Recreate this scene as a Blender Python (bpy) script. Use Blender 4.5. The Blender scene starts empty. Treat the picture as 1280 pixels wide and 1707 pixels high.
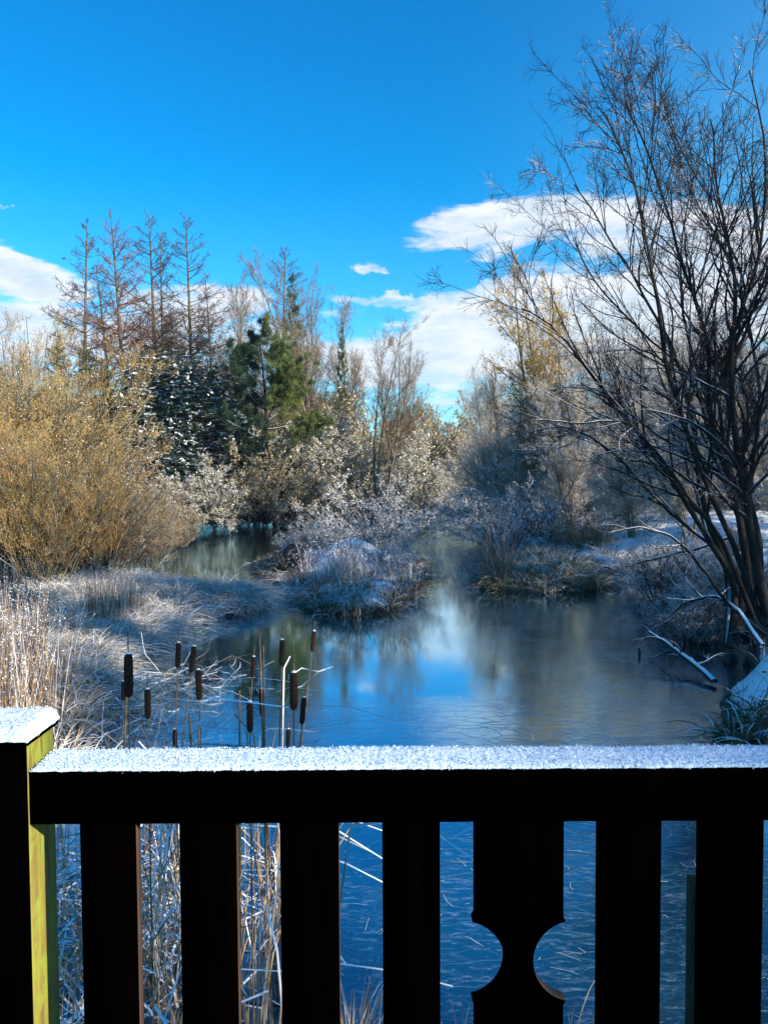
import bpy, math, random
import numpy as np
from mathutils import Vector

rad = math.radians
SC = bpy.context.scene
COL = SC.collection
random.seed(5)
RNG = np.random.default_rng(11)

# ------------------------------------------------------------------ camera, sky, sun, exposure
EYE = 2.7                    # metres above the ice
FPX, CX, HY = 1282.0, 640.0, 799.0
cam = bpy.data.cameras.new("camera")
cam.sensor_fit = 'VERTICAL'; cam.sensor_height = 24.0; cam.lens = 24.0 * FPX / 1707.0
cam.clip_start = 0.05; cam.clip_end = 6000
camo = bpy.data.objects.new("camera", cam); COL.objects.link(camo)
camo.location = (0, 0, EYE)
camo.rotation_mode = 'XYZ'
camo.rotation_euler = (rad(90 - 2.4), rad(0.0), 0)
camo.rotation_euler = (camo.rotation_euler.to_matrix() @ __import__('mathutils').Matrix.Rotation(rad(-0.32), 3, 'Z')).to_euler()
SC.camera = camo

SUN_AZ, SUN_EL = 120.0, 23.0      # degrees right of the view direction, above the horizon
EXPOSURE = 1.0
SKY_STRENGTH = 0.12
sun = bpy.data.lights.new("sun", 'SUN'); sun.energy = 5.0; sun.angle = rad(0.5); sun.color = (1.0, 0.89, 0.73)
suno = bpy.data.objects.new("sun", sun); COL.objects.link(suno)
sd = Vector((math.sin(rad(SUN_AZ)) * math.cos(rad(SUN_EL)), math.cos(rad(SUN_AZ)) * math.cos(rad(SUN_EL)), math.sin(rad(SUN_EL))))
suno.rotation_euler = sd.to_track_quat('Z', 'Y').to_euler()
suno.location = (30, 10, 20)
SC.view_settings.view_transform = 'Standard'; SC.view_settings.look = 'None'
SC.view_settings.exposure = EXPOSURE; SC.view_settings.gamma = 1.0; SC.view_settings.use_curve_mapping = False
SC.cycles.max_bounces = 5; SC.cycles.diffuse_bounces = 2; SC.cycles.glossy_bounces = 3
SC.cycles.transparent_max_bounces = 4; SC.cycles.caustics_reflective = False; SC.cycles.caustics_refractive = False

def reseed(n): RNG.bit_generator.state = np.random.default_rng(n).bit_generator.state
class NT:
    """small helper to write node trees as expressions"""
    def __init__(s, tree): s.t = tree
    def n(s, typ, **kw):
        nd = s.t.nodes.new(typ)
        for k, v in kw.items(): setattr(nd, k, v)
        return nd
    def put(s, sock, v):
        if isinstance(v, bpy.types.NodeSocket): s.t.links.new(v, sock)
        elif v is not None: sock.default_value = v
    def m(s, op, a, b=None, c=None, clamp=False):
        nd = s.n('ShaderNodeMath', operation=op); nd.use_clamp = clamp
        s.put(nd.inputs[0], a)
        if b is not None: s.put(nd.inputs[1], b)
        if c is not None: s.put(nd.inputs[2], c)
        return nd.outputs[0]
    def step(s, v, lo, hi, o0=0.0, o1=1.0):
        nd = s.n('ShaderNodeMapRange', interpolation_type='SMOOTHSTEP')
        s.put(nd.inputs[0], v)
        for i, q in zip((1, 2, 3, 4), (lo, hi, o0, o1)): s.put(nd.inputs[i], q)
        return nd.outputs[0]
    def mix(s, f, a, b, mode='MIX'):
        nd = s.n('ShaderNodeMix', data_type='RGBA', blend_type=mode)
        s.put(nd.inputs[0], f)
        s.put(nd.inputs[6], a if isinstance(a, bpy.types.NodeSocket) else (*a, 1))
        s.put(nd.inputs[7], b if isinstance(b, bpy.types.NodeSocket) else (*b, 1))
        return nd.outputs[2]
    def noise(s, vec, scale, detail=3, rough=0.55, dist=0.0, color=False):
        nd = s.n('ShaderNodeTexNoise'); s.put(nd.inputs['Vector'], vec)
        nd.inputs['Scale'].default_value = scale; nd.inputs['Detail'].default_value = detail
        nd.inputs['Roughness'].default_value = rough; nd.inputs['Distortion'].default_value = dist
        return nd.outputs['Color'] if color else nd.outputs['Fac']
    def mapping(s, vec, scale=(1, 1, 1), rot=(0, 0, 0), loc=(0, 0, 0)):
        nd = s.n('ShaderNodeMapping'); s.put(nd.inputs[0], vec)
        nd.inputs['Scale'].default_value = scale; nd.inputs['Rotation'].default_value = rot; nd.inputs['Location'].default_value = loc
        return nd.outputs[0]
    def xyz(s, x, y, z):
        nd = s.n('ShaderNodeCombineXYZ')
        s.put(nd.inputs[0], x); s.put(nd.inputs[1], y); s.put(nd.inputs[2], z)
        return nd.outputs[0]

def build_world():
    w = bpy.data.worlds.new("World"); SC.world = w; w.use_nodes = True
    t = w.node_tree; t.nodes.clear(); k = NT(t)
    sky = k.n('ShaderNodeTexSky', sky_type='NISHITA'); sky.sun_disc = False
    sky.sun_elevation = rad(SUN_EL); sky.sun_rotation = rad(SUN_AZ); sky.altitude = 100
    sky.air_density = 1.0; sky.dust_density = 0.6; sky.ozone_density = 2.5
    co = k.n('ShaderNodeTexCoord').outputs['Generated']
    sep = k.n('ShaderNodeSeparateXYZ'); t.links.new(co, sep.inputs[0])
    x, y, z = sep.outputs
    D2 = 180 / math.pi
    az = k.m('MULTIPLY', k.m('ARCTAN2', x, y), D2)
    hyp = k.m('SQRT', k.m('ADD', k.m('MULTIPLY', x, x), k.m('MULTIPLY', y, y)))
    el = k.m('MULTIPLY', k.m('ARCTAN2', z, hyp), D2)
    uv = k.xyz(az, k.m('MULTIPLY', el, 1.0), 0.0)
    # large and small warps of the cloud outlines
    w1 = k.noise(k.mapping(uv, (0.09, 0.22, 1)), 1.0, 4, 0.6)
    w2 = k.noise(k.mapping(uv, (0.09, 0.22, 1), loc=(31, 17, 5)), 1.0, 4, 0.6)
    azw = k.m('ADD', az, k.m('MULTIPLY', k.m('SUBTRACT', w1, 0.5), 8.0))
    elw = k.m('ADD', el, k.m('MULTIPLY', k.m('SUBTRACT', w2, 0.5), 4.5))
    w3 = k.noise(uv, 0.9, 3, 0.6, color=False); w4 = k.noise(k.mapping(uv, loc=(9, 4, 2)), 0.9, 3, 0.6)
    azs = k.m('ADD', az, k.m('MULTIPLY', k.m('SUBTRACT', w3, 0.5), 3.0)); els = k.m('ADD', el, k.m('MULTIPLY', k.m('SUBTRACT', w4, 0.5), 1.4))
    streak = k.noise(k.mapping(uv, (0.14, 0.62, 1), rot=(0, 0, rad(-12))), 1.0, 7, 0.62, 0.4)
    total = None
    def A(px): return math.degrees(math.atan((px - CX) / FPX))
    def E(py): return math.degrees(math.atan((HY - py) / FPX))
    # px, py, half width px, half height px, tilt deg, density
    CL = [(850, 383, 165, 44, 8, 1.0), (955, 378, 150, 30, -2, .9), (760, 388, 80, 20, -6, .8), (1120, 420, 170, 48, -6, .8), 
          (980, 545, 420, 95, 10, 1.05), (760, 595, 260, 62, 4, 1.1), (1200, 560, 300, 70, 5, .9),
          (655, 506, 105, 15, -3, .8), (820, 490, 110, 16, 24, .7),
          (40, 488, 105, 28, -6, .95), (150, 560, 200, 42, -6, .9), (330, 520, 130, 44, 0, .95), (460, 590, 130, 40, 0, .7), (60, 620, 300, 50, 0, .7),
          (-300, 470, 220, 50, 8, .8), (-700, 380, 200, 60, 4, .8), (1800, 420, 260, 80, 0, .9),
          (622, 452, 40, 9, 0, .5), (12, 392, 22, 5, 0, .5), (600, 520, 90, 14, 4, .5)]
    for px, py, a, b, tl, den in CL:
        a0, e0 = A(px), E(py); ra, rb = a * 57.3 / FPX, b * 57.3 / FPX
        c, s_ = math.cos(rad(tl)), math.sin(rad(tl))
        small = b <= 20; dx = k.m('SUBTRACT', azs if small else azw, a0); dy = k.m('SUBTRACT', els if small else elw, e0)
        u = k.m('ADD', k.m('MULTIPLY', dx, c / ra), k.m('MULTIPLY', dy, s_ / ra))
        v = k.m('ADD', k.m('MULTIPLY', dx, -s_ / rb), k.m('MULTIPLY', dy, c / rb))
        r2 = k.m('ADD', k.m('MULTIPLY', u, u), k.m('MULTIPLY', v, v))
        mk = k.m('MULTIPLY', k.step(r2, 1.5, 0.1), den)
        total = mk if total is None else k.m('MAXIMUM', total, mk)
    dens = k.m('ADD', total, k.m('MULTIPLY', k.m('SUBTRACT', streak, 0.5), 2.3))
    dens = k.m('MULTIPLY', k.step(dens, 0.20, 0.85), k.step(total, 0.02, 0.25))
    # whitish haze low over the horizon, stronger towards the sun
    haz = k.m('MULTIPLY', k.step(el, 13.0, 0.0), k.step(az, -35, 25, 0.35, 0.8))
    glow = k.m('MULTIPLY', k.step(az, 2, 50), k.step(el, 42, 6))
    skyc = k.mix(1.0, sky.outputs[0], k.mix(k.step(el, 2, 36), SKY_TINT_LOW, SKY_TINT), 'MULTIPLY')
    hs = k.n('ShaderNodeHueSaturation'); hs.inputs['Saturation'].default_value = SKY_SAT; hs.inputs['Hue'].default_value = SKY_HUE
    t.links.new(skyc, hs.inputs['Color']); skyc = hs.outputs[0]
    skyc = k.mix(k.m('MULTIPLY', haz, 0.95), skyc, HAZE_C)
    skyc = k.mix(k.m('MULTIPLY', glow, 0.75), skyc, GLOW_C)
    tone = k.noise(k.mapping(uv, (0.2, 0.7, 1), loc=(3, 9, 0)), 1.0, 5, 0.6)
    cc = k.mix(k.step(tone, 0.3, 0.7), CLOUD_LO, CLOUD_HI)
    out = k.mix(k.m('MULTIPLY', dens, 0.94), skyc, cc)
    bg = k.n('ShaderNodeBackground'); t.links.new(out, bg.inputs[0]); bg.inputs[1].default_value = SKY_STRENGTH
    o = k.n('ShaderNodeOutputWorld'); t.links.new(bg.outputs[0], o.inputs[0])
S = 1 / SKY_STRENGTH
SKY_TINT = (0.18, 0.71, 1.08); SKY_TINT_LOW = (0.45, 0.98, 1.13); SKY_SAT = 1.1; SKY_HUE = 0.5
HAZE_C = (0.27 * S, 0.42 * S, 0.52 * S); GLOW_C = (0.15 * S, 0.36 * S, 0.52 * S)
CLOUD_LO = (0.34 * S, 0.41 * S, 0.49 * S); CLOUD_HI = (0.52 * S, 0.53 * S, 0.55 * S)
build_world()

PC, PS_, CY = math.cos(rad(2.4)), math.sin(rad(2.4)), 853.5
def X(px, d, py=799): return (px - CX) / FPX * d / (PC - (py - CY) / FPX * PS_)
def Z(py, d): v = (py - CY) / FPX; return EYE - d * (PS_ + v * PC) / (PC - v * PS_)
def Dg(py, z=0.0): v = (py - CY) / FPX; return (EYE - z) * (PC - v * PS_) / (PS_ + v * PC)

# ------------------------------------------------------------------ materials
def new_mat(name):
    m = bpy.data.materials.new(name); m.use_nodes = True
    t = m.node_tree; t.nodes.clear(); k = NT(t)
    o = k.n('ShaderNodeOutputMaterial'); b = k.n('ShaderNodeBsdfPrincipled')
    t.links.new(b.outputs[0], o.inputs[0])
    return m, k, b, o
def varied(name, c0, c1, scale=9.0, rough=0.8, snow=0.0, snow_lo=0.25, spec=0.25, bump=0.0, trans=0.0, snow_noise=1.3):
    """two colours mixed by noise; snow > 0 lays snow on faces that look up"""
    m, k, b, o = new_mat(name)
    pos = k.n('ShaderNodeNewGeometry')
    f = k.step(k.noise(pos.outputs['Position'], scale, 3), 0.35, 0.65)
    c = k.mix(f, c0, c1)
    if snow > 0:
        sp = k.n('ShaderNodeSeparateXYZ'); k.t.links.new(pos.outputs['Normal'], sp.inputs[0])
        up = k.step(sp.outputs[2], snow_lo, snow_lo + 0.35)
        nz = k.step(k.noise(pos.outputs['Position'], snow_noise, 4), 0.62 - snow * 0.35, 0.72 - snow * 0.35)
        c = k.mix(k.m('MULTIPLY', up, nz), c, (0.80, 0.83, 0.87))
    k.put(b.inputs['Base Color'], c); b.inputs['Roughness'].default_value = rough
    b.inputs['Specular IOR Level'].default_value = spec
    if bump:
        bn = k.n('ShaderNodeBump'); bn.inputs['Strength'].default_value = bump; bn.inputs['Distance'].default_value = 0.02
        k.put(bn.inputs['Height'], k.noise(pos.outputs['Position'], scale * 5, 4)); k.t.links.new(bn.outputs[0], b.inputs['Normal'])
    if trans:
        tr = k.n('ShaderNodeBsdfTranslucent'); k.put(tr.inputs[0], c)
        mx = k.n('ShaderNodeMixShader'); mx.inputs[0].default_value = trans
        k.t.links.new(b.outputs[0], mx.inputs[1]); k.t.links.new(tr.outputs[0], mx.inputs[2]); k.t.links.new(mx.outputs[0], o.inputs[0])
    return m
M = {}
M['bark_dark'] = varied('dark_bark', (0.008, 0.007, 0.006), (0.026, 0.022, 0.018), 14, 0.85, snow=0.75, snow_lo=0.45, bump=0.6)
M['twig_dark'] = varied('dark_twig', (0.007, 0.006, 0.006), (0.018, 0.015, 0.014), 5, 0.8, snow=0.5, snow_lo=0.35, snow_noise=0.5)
M['twig_snowy'] = varied('snowy_twig', (0.05, 0.040, 0.030), (0.14, 0.11, 0.08), 5, 0.8, snow=1.1, snow_lo=0.0)
M['bark_larch'] = varied('larch_bark', (0.06, 0.042, 0.025), (0.15, 0.12, 0.07), 4, 0.85, bump=0.5)
M['twig_larch'] = varied('larch_twig', (0.04, 0.027, 0.02), (0.09, 0.06, 0.042), 1.2, 0.8)
M['twig_red'] = varied('reddish_larch_twig', (0.09, 0.042, 0.025), (0.19, 0.095, 0.055), 0.8, 0.8)
M['bark_grey'] = varied('grey_bark', (0.10, 0.09, 0.07), (0.24, 0.20, 0.14), 5, 0.85, snow=0.3, snow_lo=0.5)
M['twig_brown'] = varied('brown_twig', (0.09, 0.06, 0.035), (0.22, 0.15, 0.08), 1.5, 0.8, snow=0.2, snow_lo=0.4)
M['twig_gold'] = varied('golden_willow_twig', (0.20, 0.125, 0.035), (0.42, 0.30, 0.12), 1.1, 0.7)
M['leaf_gold'] = varied('golden_dry_leaf', (0.30, 0.20, 0.06), (0.58, 0.45, 0.22), 2.5, 0.7, trans=0.25)
M['leaf_tan'] = varied('pale_tan_leaf', (0.34, 0.27, 0.15), (0.62, 0.54, 0.38), 3, 0.7, trans=0.2)
M['leaf_olive'] = varied('olive_leaf', (0.08, 0.085, 0.035), (0.24, 0.22, 0.11), 2.5, 0.7, trans=0.2)
M['leaf_orange'] = varied('rusty_leaf', (0.30, 0.09, 0.02), (0.58, 0.24, 0.06), 2.5, 0.7, trans=0.3)
M['leaf_yellow'] = varied('yellow_birch_leaf', (0.70, 0.36, 0.01), (0.90, 0.58, 0.04), 3, 0.6, trans=0.45)
M['leaf_lime'] = varied('lime_leaf', (0.30, 0.36, 0.03), (0.5, 0.55, 0.08), 3, 0.6, trans=0.4)
M['twig_pale'] = varied('pale_frosted_twig', (0.24, 0.185, 0.11), (0.52, 0.43, 0.30), 2.0, 0.8, snow=1.0, snow_lo=0.1)
M['frost'] = varied('frosted_leaf', (0.52, 0.52, 0.50), (0.78, 0.80, 0.83), 6, 0.8)
M['snow_leaf'] = varied('snow_on_leaf', (0.72, 0.76, 0.80), (0.86, 0.88, 0.90), 3, 0.7)
M['green_dark'] = varied('dark_evergreen_leaf', (0.008, 0.022, 0.012), (0.03, 0.065, 0.03), 3, 0.45, spec=0.5)
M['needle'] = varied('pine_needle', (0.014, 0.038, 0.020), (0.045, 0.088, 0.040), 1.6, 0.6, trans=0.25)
M['needle_sun_tint'] = varied('pine_needle_painted_sun', (0.09, 0.13, 0.03), (0.20, 0.23, 0.06), 1.6, 0.6, trans=0.25)  # lighter needles for one side of the pine, sunlight put into the colour
M['needle_dark'] = varied('spruce_needle', (0.02, 0.045, 0.015), (0.07, 0.09, 0.03), 1.2, 0.6)
M['needle_sun_gold'] = varied('spruce_needle_painted_sun', (0.14, 0.11, 0.02), (0.32, 0.22, 0.05), 1.2, 0.6)  # spruce needles tinted gold, with sunlight put into the colour
M['straw'] = varied('straw_grass', (0.26, 0.19, 0.11), (0.50, 0.40, 0.27), 7, 0.8)
M['straw_brown'] = varied('brown_reed', (0.12, 0.07, 0.04), (0.30, 0.19, 0.12), 5, 0.8)
M['grass_frost'] = varied('frosted_grass', (0.40, 0.41, 0.43), (0.82, 0.84, 0.88), 10, 0.8)
M['grass_green'] = varied('dark_green_grass', (0.03, 0.04, 0.012), (0.12, 0.13, 0.05), 5, 0.8)
M['reed_leaf'] = varied('frosted_reed_leaf', (0.20, 0.14, 0.09), (0.42, 0.32, 0.22), 6, 0.75, snow=1.25, snow_lo=0.0, snow_noise=6)
M['cattail_head'] = varied('cattail_brown', (0.022, 0.012, 0.008), (0.05, 0.028, 0.018), 160, 0.95, snow=0.0, bump=0.8)
M['cattail_stem'] = varied('cattail_stem', (0.10, 0.065, 0.035), (0.24, 0.16, 0.09), 18, 0.8)
M['frost_cap'] = varied('frost_cap', (0.6, 0.64, 0.7), (0.8, 0.82, 0.86), 300, 0.8)
M['litter'] = varied('fallen_leaf', (0.16, 0.06, 0.025), (0.40, 0.20, 0.07), 8, 0.8)

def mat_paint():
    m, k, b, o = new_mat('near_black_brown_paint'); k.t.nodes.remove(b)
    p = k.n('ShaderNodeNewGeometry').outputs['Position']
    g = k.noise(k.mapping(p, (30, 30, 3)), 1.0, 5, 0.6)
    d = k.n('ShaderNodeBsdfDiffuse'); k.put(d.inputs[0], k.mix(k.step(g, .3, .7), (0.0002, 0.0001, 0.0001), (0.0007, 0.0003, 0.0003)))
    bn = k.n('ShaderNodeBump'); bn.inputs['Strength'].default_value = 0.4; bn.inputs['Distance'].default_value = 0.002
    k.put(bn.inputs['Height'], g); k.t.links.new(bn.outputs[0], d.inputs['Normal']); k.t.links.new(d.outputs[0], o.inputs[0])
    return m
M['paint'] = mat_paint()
def mat_sunlit_side():  # side faces browner than the fronts: sunlight painted into the wood colour
    m, k, b, o = new_mat('board_side_painted_sun')
    p = k.n('ShaderNodeNewGeometry').outputs['Position']
    g = k.noise(k.mapping(p, (60, 60, 4)), 1.0, 5, 0.6)
    k.put(b.inputs['Base Color'], k.mix(k.step(g, .3, .7), (0.02, 0.008, 0.003), (0.07, 0.03, 0.012)))
    b.inputs['Roughness'].default_value = 0.75
    return m
M['edge'] = mat_sunlit_side()
def mat_moss():
    m, k, b, o = new_mat('algae_green_timber')
    p = k.n('ShaderNodeNewGeometry').outputs['Position']
    g = k.noise(k.mapping(p, (40, 40, 3)), 1.0, 5, 0.65)
    a = k.noise(p, 14, 5, 0.7)
    c = k.mix(k.step(g, .35, .65), (0.13, 0.095, 0.012), (0.24, 0.215, 0.016))
    c = k.mix(k.step(a, .45, .62), c, (0.18, 0.21, 0.015))
    c = k.mix(k.m('MULTIPLY', k.step(k.noise(k.mapping(p, (70, 70, 7), loc=(4, 4, 4)), 1.0, 4), .56, .66), .8), c, (0.07, 0.05, 0.01))
    k.put(b.inputs['Base Color'], c); b.inputs['Roughness'].default_value = 0.8
    bn = k.n('ShaderNodeBump'); bn.inputs['Strength'].default_value = 0.6; bn.inputs['Distance'].default_value = 0.003
    k.put(bn.inputs['Height'], g); k.t.links.new(bn.outputs[0], b.inputs['Normal'])
    return m
M['moss'] = mat_moss()
M['moss_dark'] = varied('dark_mossy_timber', (0.006, 0.012, 0.003), (0.02, 0.035, 0.006), 30, .9)
def mat_snow(name, gran=260.0):
    m, k, b, o = new_mat(name)
    p = k.n('ShaderNodeNewGeometry').outputs['Position']
    n1 = k.noise(p, gran, 4, 0.7); n2 = k.noise(p, gran / 5, 3)
    k.put(b.inputs['Base Color'], k.mix(k.step(n1, .38, .62), (0.46, 0.62, 0.76), (0.74, 0.82, 0.90)))
    b.inputs['Roughness'].default_value = 0.7; b.inputs['Specular IOR Level'].default_value = 0.3
    bn = k.n('ShaderNodeBump'); bn.inputs['Strength'].default_value = 0.7; bn.inputs['Distance'].default_value = 1.0 / gran
    k.put(bn.inputs['Height'], k.m('ADD', n1, n2)); k.t.links.new(bn.outputs[0], b.inputs['Normal'])
    return m
M['snow'] = mat_snow('granular_snow')
def mat_ground():
    m, k, b, o = new_mat('snowy_ground')
    g = k.n('ShaderNodeNewGeometry'); p = g.outputs['Position']
    sp = k.n('ShaderNodeSeparateXYZ'); k.t.links.new(g.outputs['Normal'], sp.inputs[0])
    sz = k.n('ShaderNodeSeparateXYZ'); k.t.links.new(p, sz.inputs[0])
    soil = k.mix(k.step(k.noise(p, 6, 5), .35, .65), (0.006, 0.005, 0.004), (0.03, 0.022, 0.014))
    snow = k.mix(k.noise(p, 30, 4), (0.66, 0.71, 0.78), (0.84, 0.87, 0.90))
    f = k.m('MULTIPLY', k.step(sp.outputs[2], .45, .75), k.step(k.noise(p, 2.2, 6, .65), .32, .42))
    f = k.m('MULTIPLY', f, k.step(k.m('ADD', sz.outputs[2], k.m('MULTIPLY', k.noise(p, 3.0, 3), .16)), .20, .30))
    # under the reeds and grass of the left spit the snow did not reach the ground
    spx = k.n('ShaderNodeSeparateXYZ'); k.t.links.new(p, spx.inputs[0])
    f = k.m('MULTIPLY', f, k.m('MAXIMUM', k.step(spx.outputs[0], -2.4, -1.6), k.m('MAXIMUM', k.step(spx.outputs[1], 23.5, 25), k.step(k.noise(p, 1.1, 4), .58, .66))))
    k.put(b.inputs['Base Color'], k.mix(f, soil, snow)); b.inputs['Roughness'].default_value = 0.85
    bn = k.n('ShaderNodeBump'); bn.inputs['Strength'].default_value = 0.6; bn.inputs['Distance'].default_value = 0.04
    k.put(bn.inputs['Height'], k.noise(p, 18, 6)); k.t.links.new(bn.outputs[0], b.inputs['Normal'])
    return m
M['ground'] = mat_ground()
def mat_ice():
    m, k, b, o = new_mat('pond_ice')
    p = k.n('ShaderNodeNewGeometry').outputs['Position']
    sp = k.n('ShaderNodeSeparateXYZ'); k.t.links.new(p, sp.inputs[0]); x, y, _ = sp.outputs
    # feathery crystal zones: near the deck, along the right side, and far up the channel, whose pale reflection is painted in below
    zn = k.noise(p, 0.45, 4, .6)
    zone = k.m('MAXIMUM', k.step(y, 10.2, 8.6), k.m('MULTIPLY', k.step(x, 0.6, 3.2), k.step(y, 18.5, 15)))
    zone = k.m('MAXIMUM', zone, k.step(y, 23, 29))
    zone = k.m('MULTIPLY', zone, k.step(k.m('ADD', zn, k.m('MULTIPLY', zone, .3)), .50, .68))
    nv = k.noise(p, 3.0, 3, .6, color=True)
    warp = k.n('ShaderNodeVectorMath', operation='MULTIPLY_ADD'); k.t.links.new(nv, warp.inputs[0]); warp.inputs[1].default_value = (.10, .10, 0); k.t.links.new(p, warp.inputs[2])
    v = k.n('ShaderNodeTexVoronoi', feature='DISTANCE_TO_EDGE'); v.inputs['Scale'].default_value = 2.6
    k.put(v.inputs['Vector'], k.mapping(warp.outputs[0], (1.0, 2.3, 1)))
    crack = k.step(v.outputs[0], .035, .0)
    v2 = k.n('ShaderNodeTexVoronoi', feature='DISTANCE_TO_EDGE'); v2.inputs['Scale'].default_value = 9
    k.put(v2.inputs['Vector'], k.mapping(warp.outputs[0], (1.0, 2.0, 1), rot=(0, 0, .5)))
    crack2 = k.m('MULTIPLY', k.step(v2.outputs[0], .05, .0), k.step(k.noise(p, 1.6, 3), .46, .60))
    feather = k.noise(k.mapping(warp.outputs[0], (7, 24, 1), rot=(0, 0, .25)), 1.0, 6, .7, .35)
    feather2 = k.noise(k.mapping(warp.outputs[0], (6, 20, 1), rot=(0, 0, -.75)), 1.0, 6, .7, .35); feather = k.m('MAXIMUM', k.m('SUBTRACT', feather, .03), k.m('SUBTRACT', feather2, .05))
    cr = k.m('MULTIPLY', k.m('MAXIMUM', crack, crack2), zone)
    ft = k.m('MULTIPLY', k.step(feather, .50, .66), zone)
    # sparse hairline scratches over all the ice
    sc = k.noise(k.mapping(p, (1.2, 22, 1), rot=(0, 0, .5)), 1.0, 4, .6, .25)
    scr = k.m('MULTIPLY', k.step(sc, .70, .76), .8)
    light = k.m('MAXIMUM', k.m('MULTIPLY', ft, k.step(y, 13, 8, .22, .34)), k.m('MULTIPLY', cr, .05))
    light = k.m('MAXIMUM', light, k.m('MULTIPLY', scr, .22)); light = k.m('MAXIMUM', light, k.m('MULTIPLY', k.m('MULTIPLY', k.step(y, 22, 28), k.step(feather, .38, .62)), .5))  # far channel ice lightened to paint in its pale reflection
    base = k.mix(k.noise(p, .25, 2), (0.002, 0.024, 0.042), (0.003, 0.040, 0.070))
    base = k.mix(light, base, (0.45, 0.62, 0.74))
    rgh = k.m('ADD', k.m('MULTIPLY', k.step(zn, .35, .65), .06), k.m('MULTIPLY', ft, .06)); rgh = k.m('ADD', rgh, .045)
    k.put(b.inputs['Base Color'], base); k.put(b.inputs['Roughness'], rgh)
    b.inputs['Specular IOR Level'].default_value = 0.0
    bn = k.n('ShaderNodeBump'); bn.inputs['Strength'].default_value = 0.32; bn.inputs['Distance'].default_value = 0.0022
    hgt = k.m('ADD', k.m('MULTIPLY', k.m('MULTIPLY', feather, zone), 1.0), k.m('MULTIPLY', cr, -1.0))
    hgt = k.m('ADD', hgt, k.m('MULTIPLY', k.noise(p, 2.2, 2), .10))
    k.put(bn.inputs['Height'], hgt); k.t.links.new(bn.outputs[0], b.inputs['Normal'])
    gl = k.n('ShaderNodeBsdfAnisotropic'); gl.inputs['Color'].default_value = (.62, .88, 1, 1); k.put(gl.inputs['Roughness'], rgh); k.t.links.new(bn.outputs[0], gl.inputs['Normal'])
    lw = k.n('ShaderNodeLayerWeight'); lw.inputs[0].default_value = .5
    fr = k.m('MULTIPLY', k.m('POWER', lw.outputs['Facing'], 1.9), 1.3, clamp=True)
    mx = k.n('ShaderNodeMixShader'); k.put(mx.inputs[0], fr); k.t.links.new(b.outputs[0], mx.inputs[1]); k.t.links.new(gl.outputs[0], mx.inputs[2]); k.t.links.new(mx.outputs[0], o.inputs[0])
    return m
M['ice'] = mat_ice()

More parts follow.
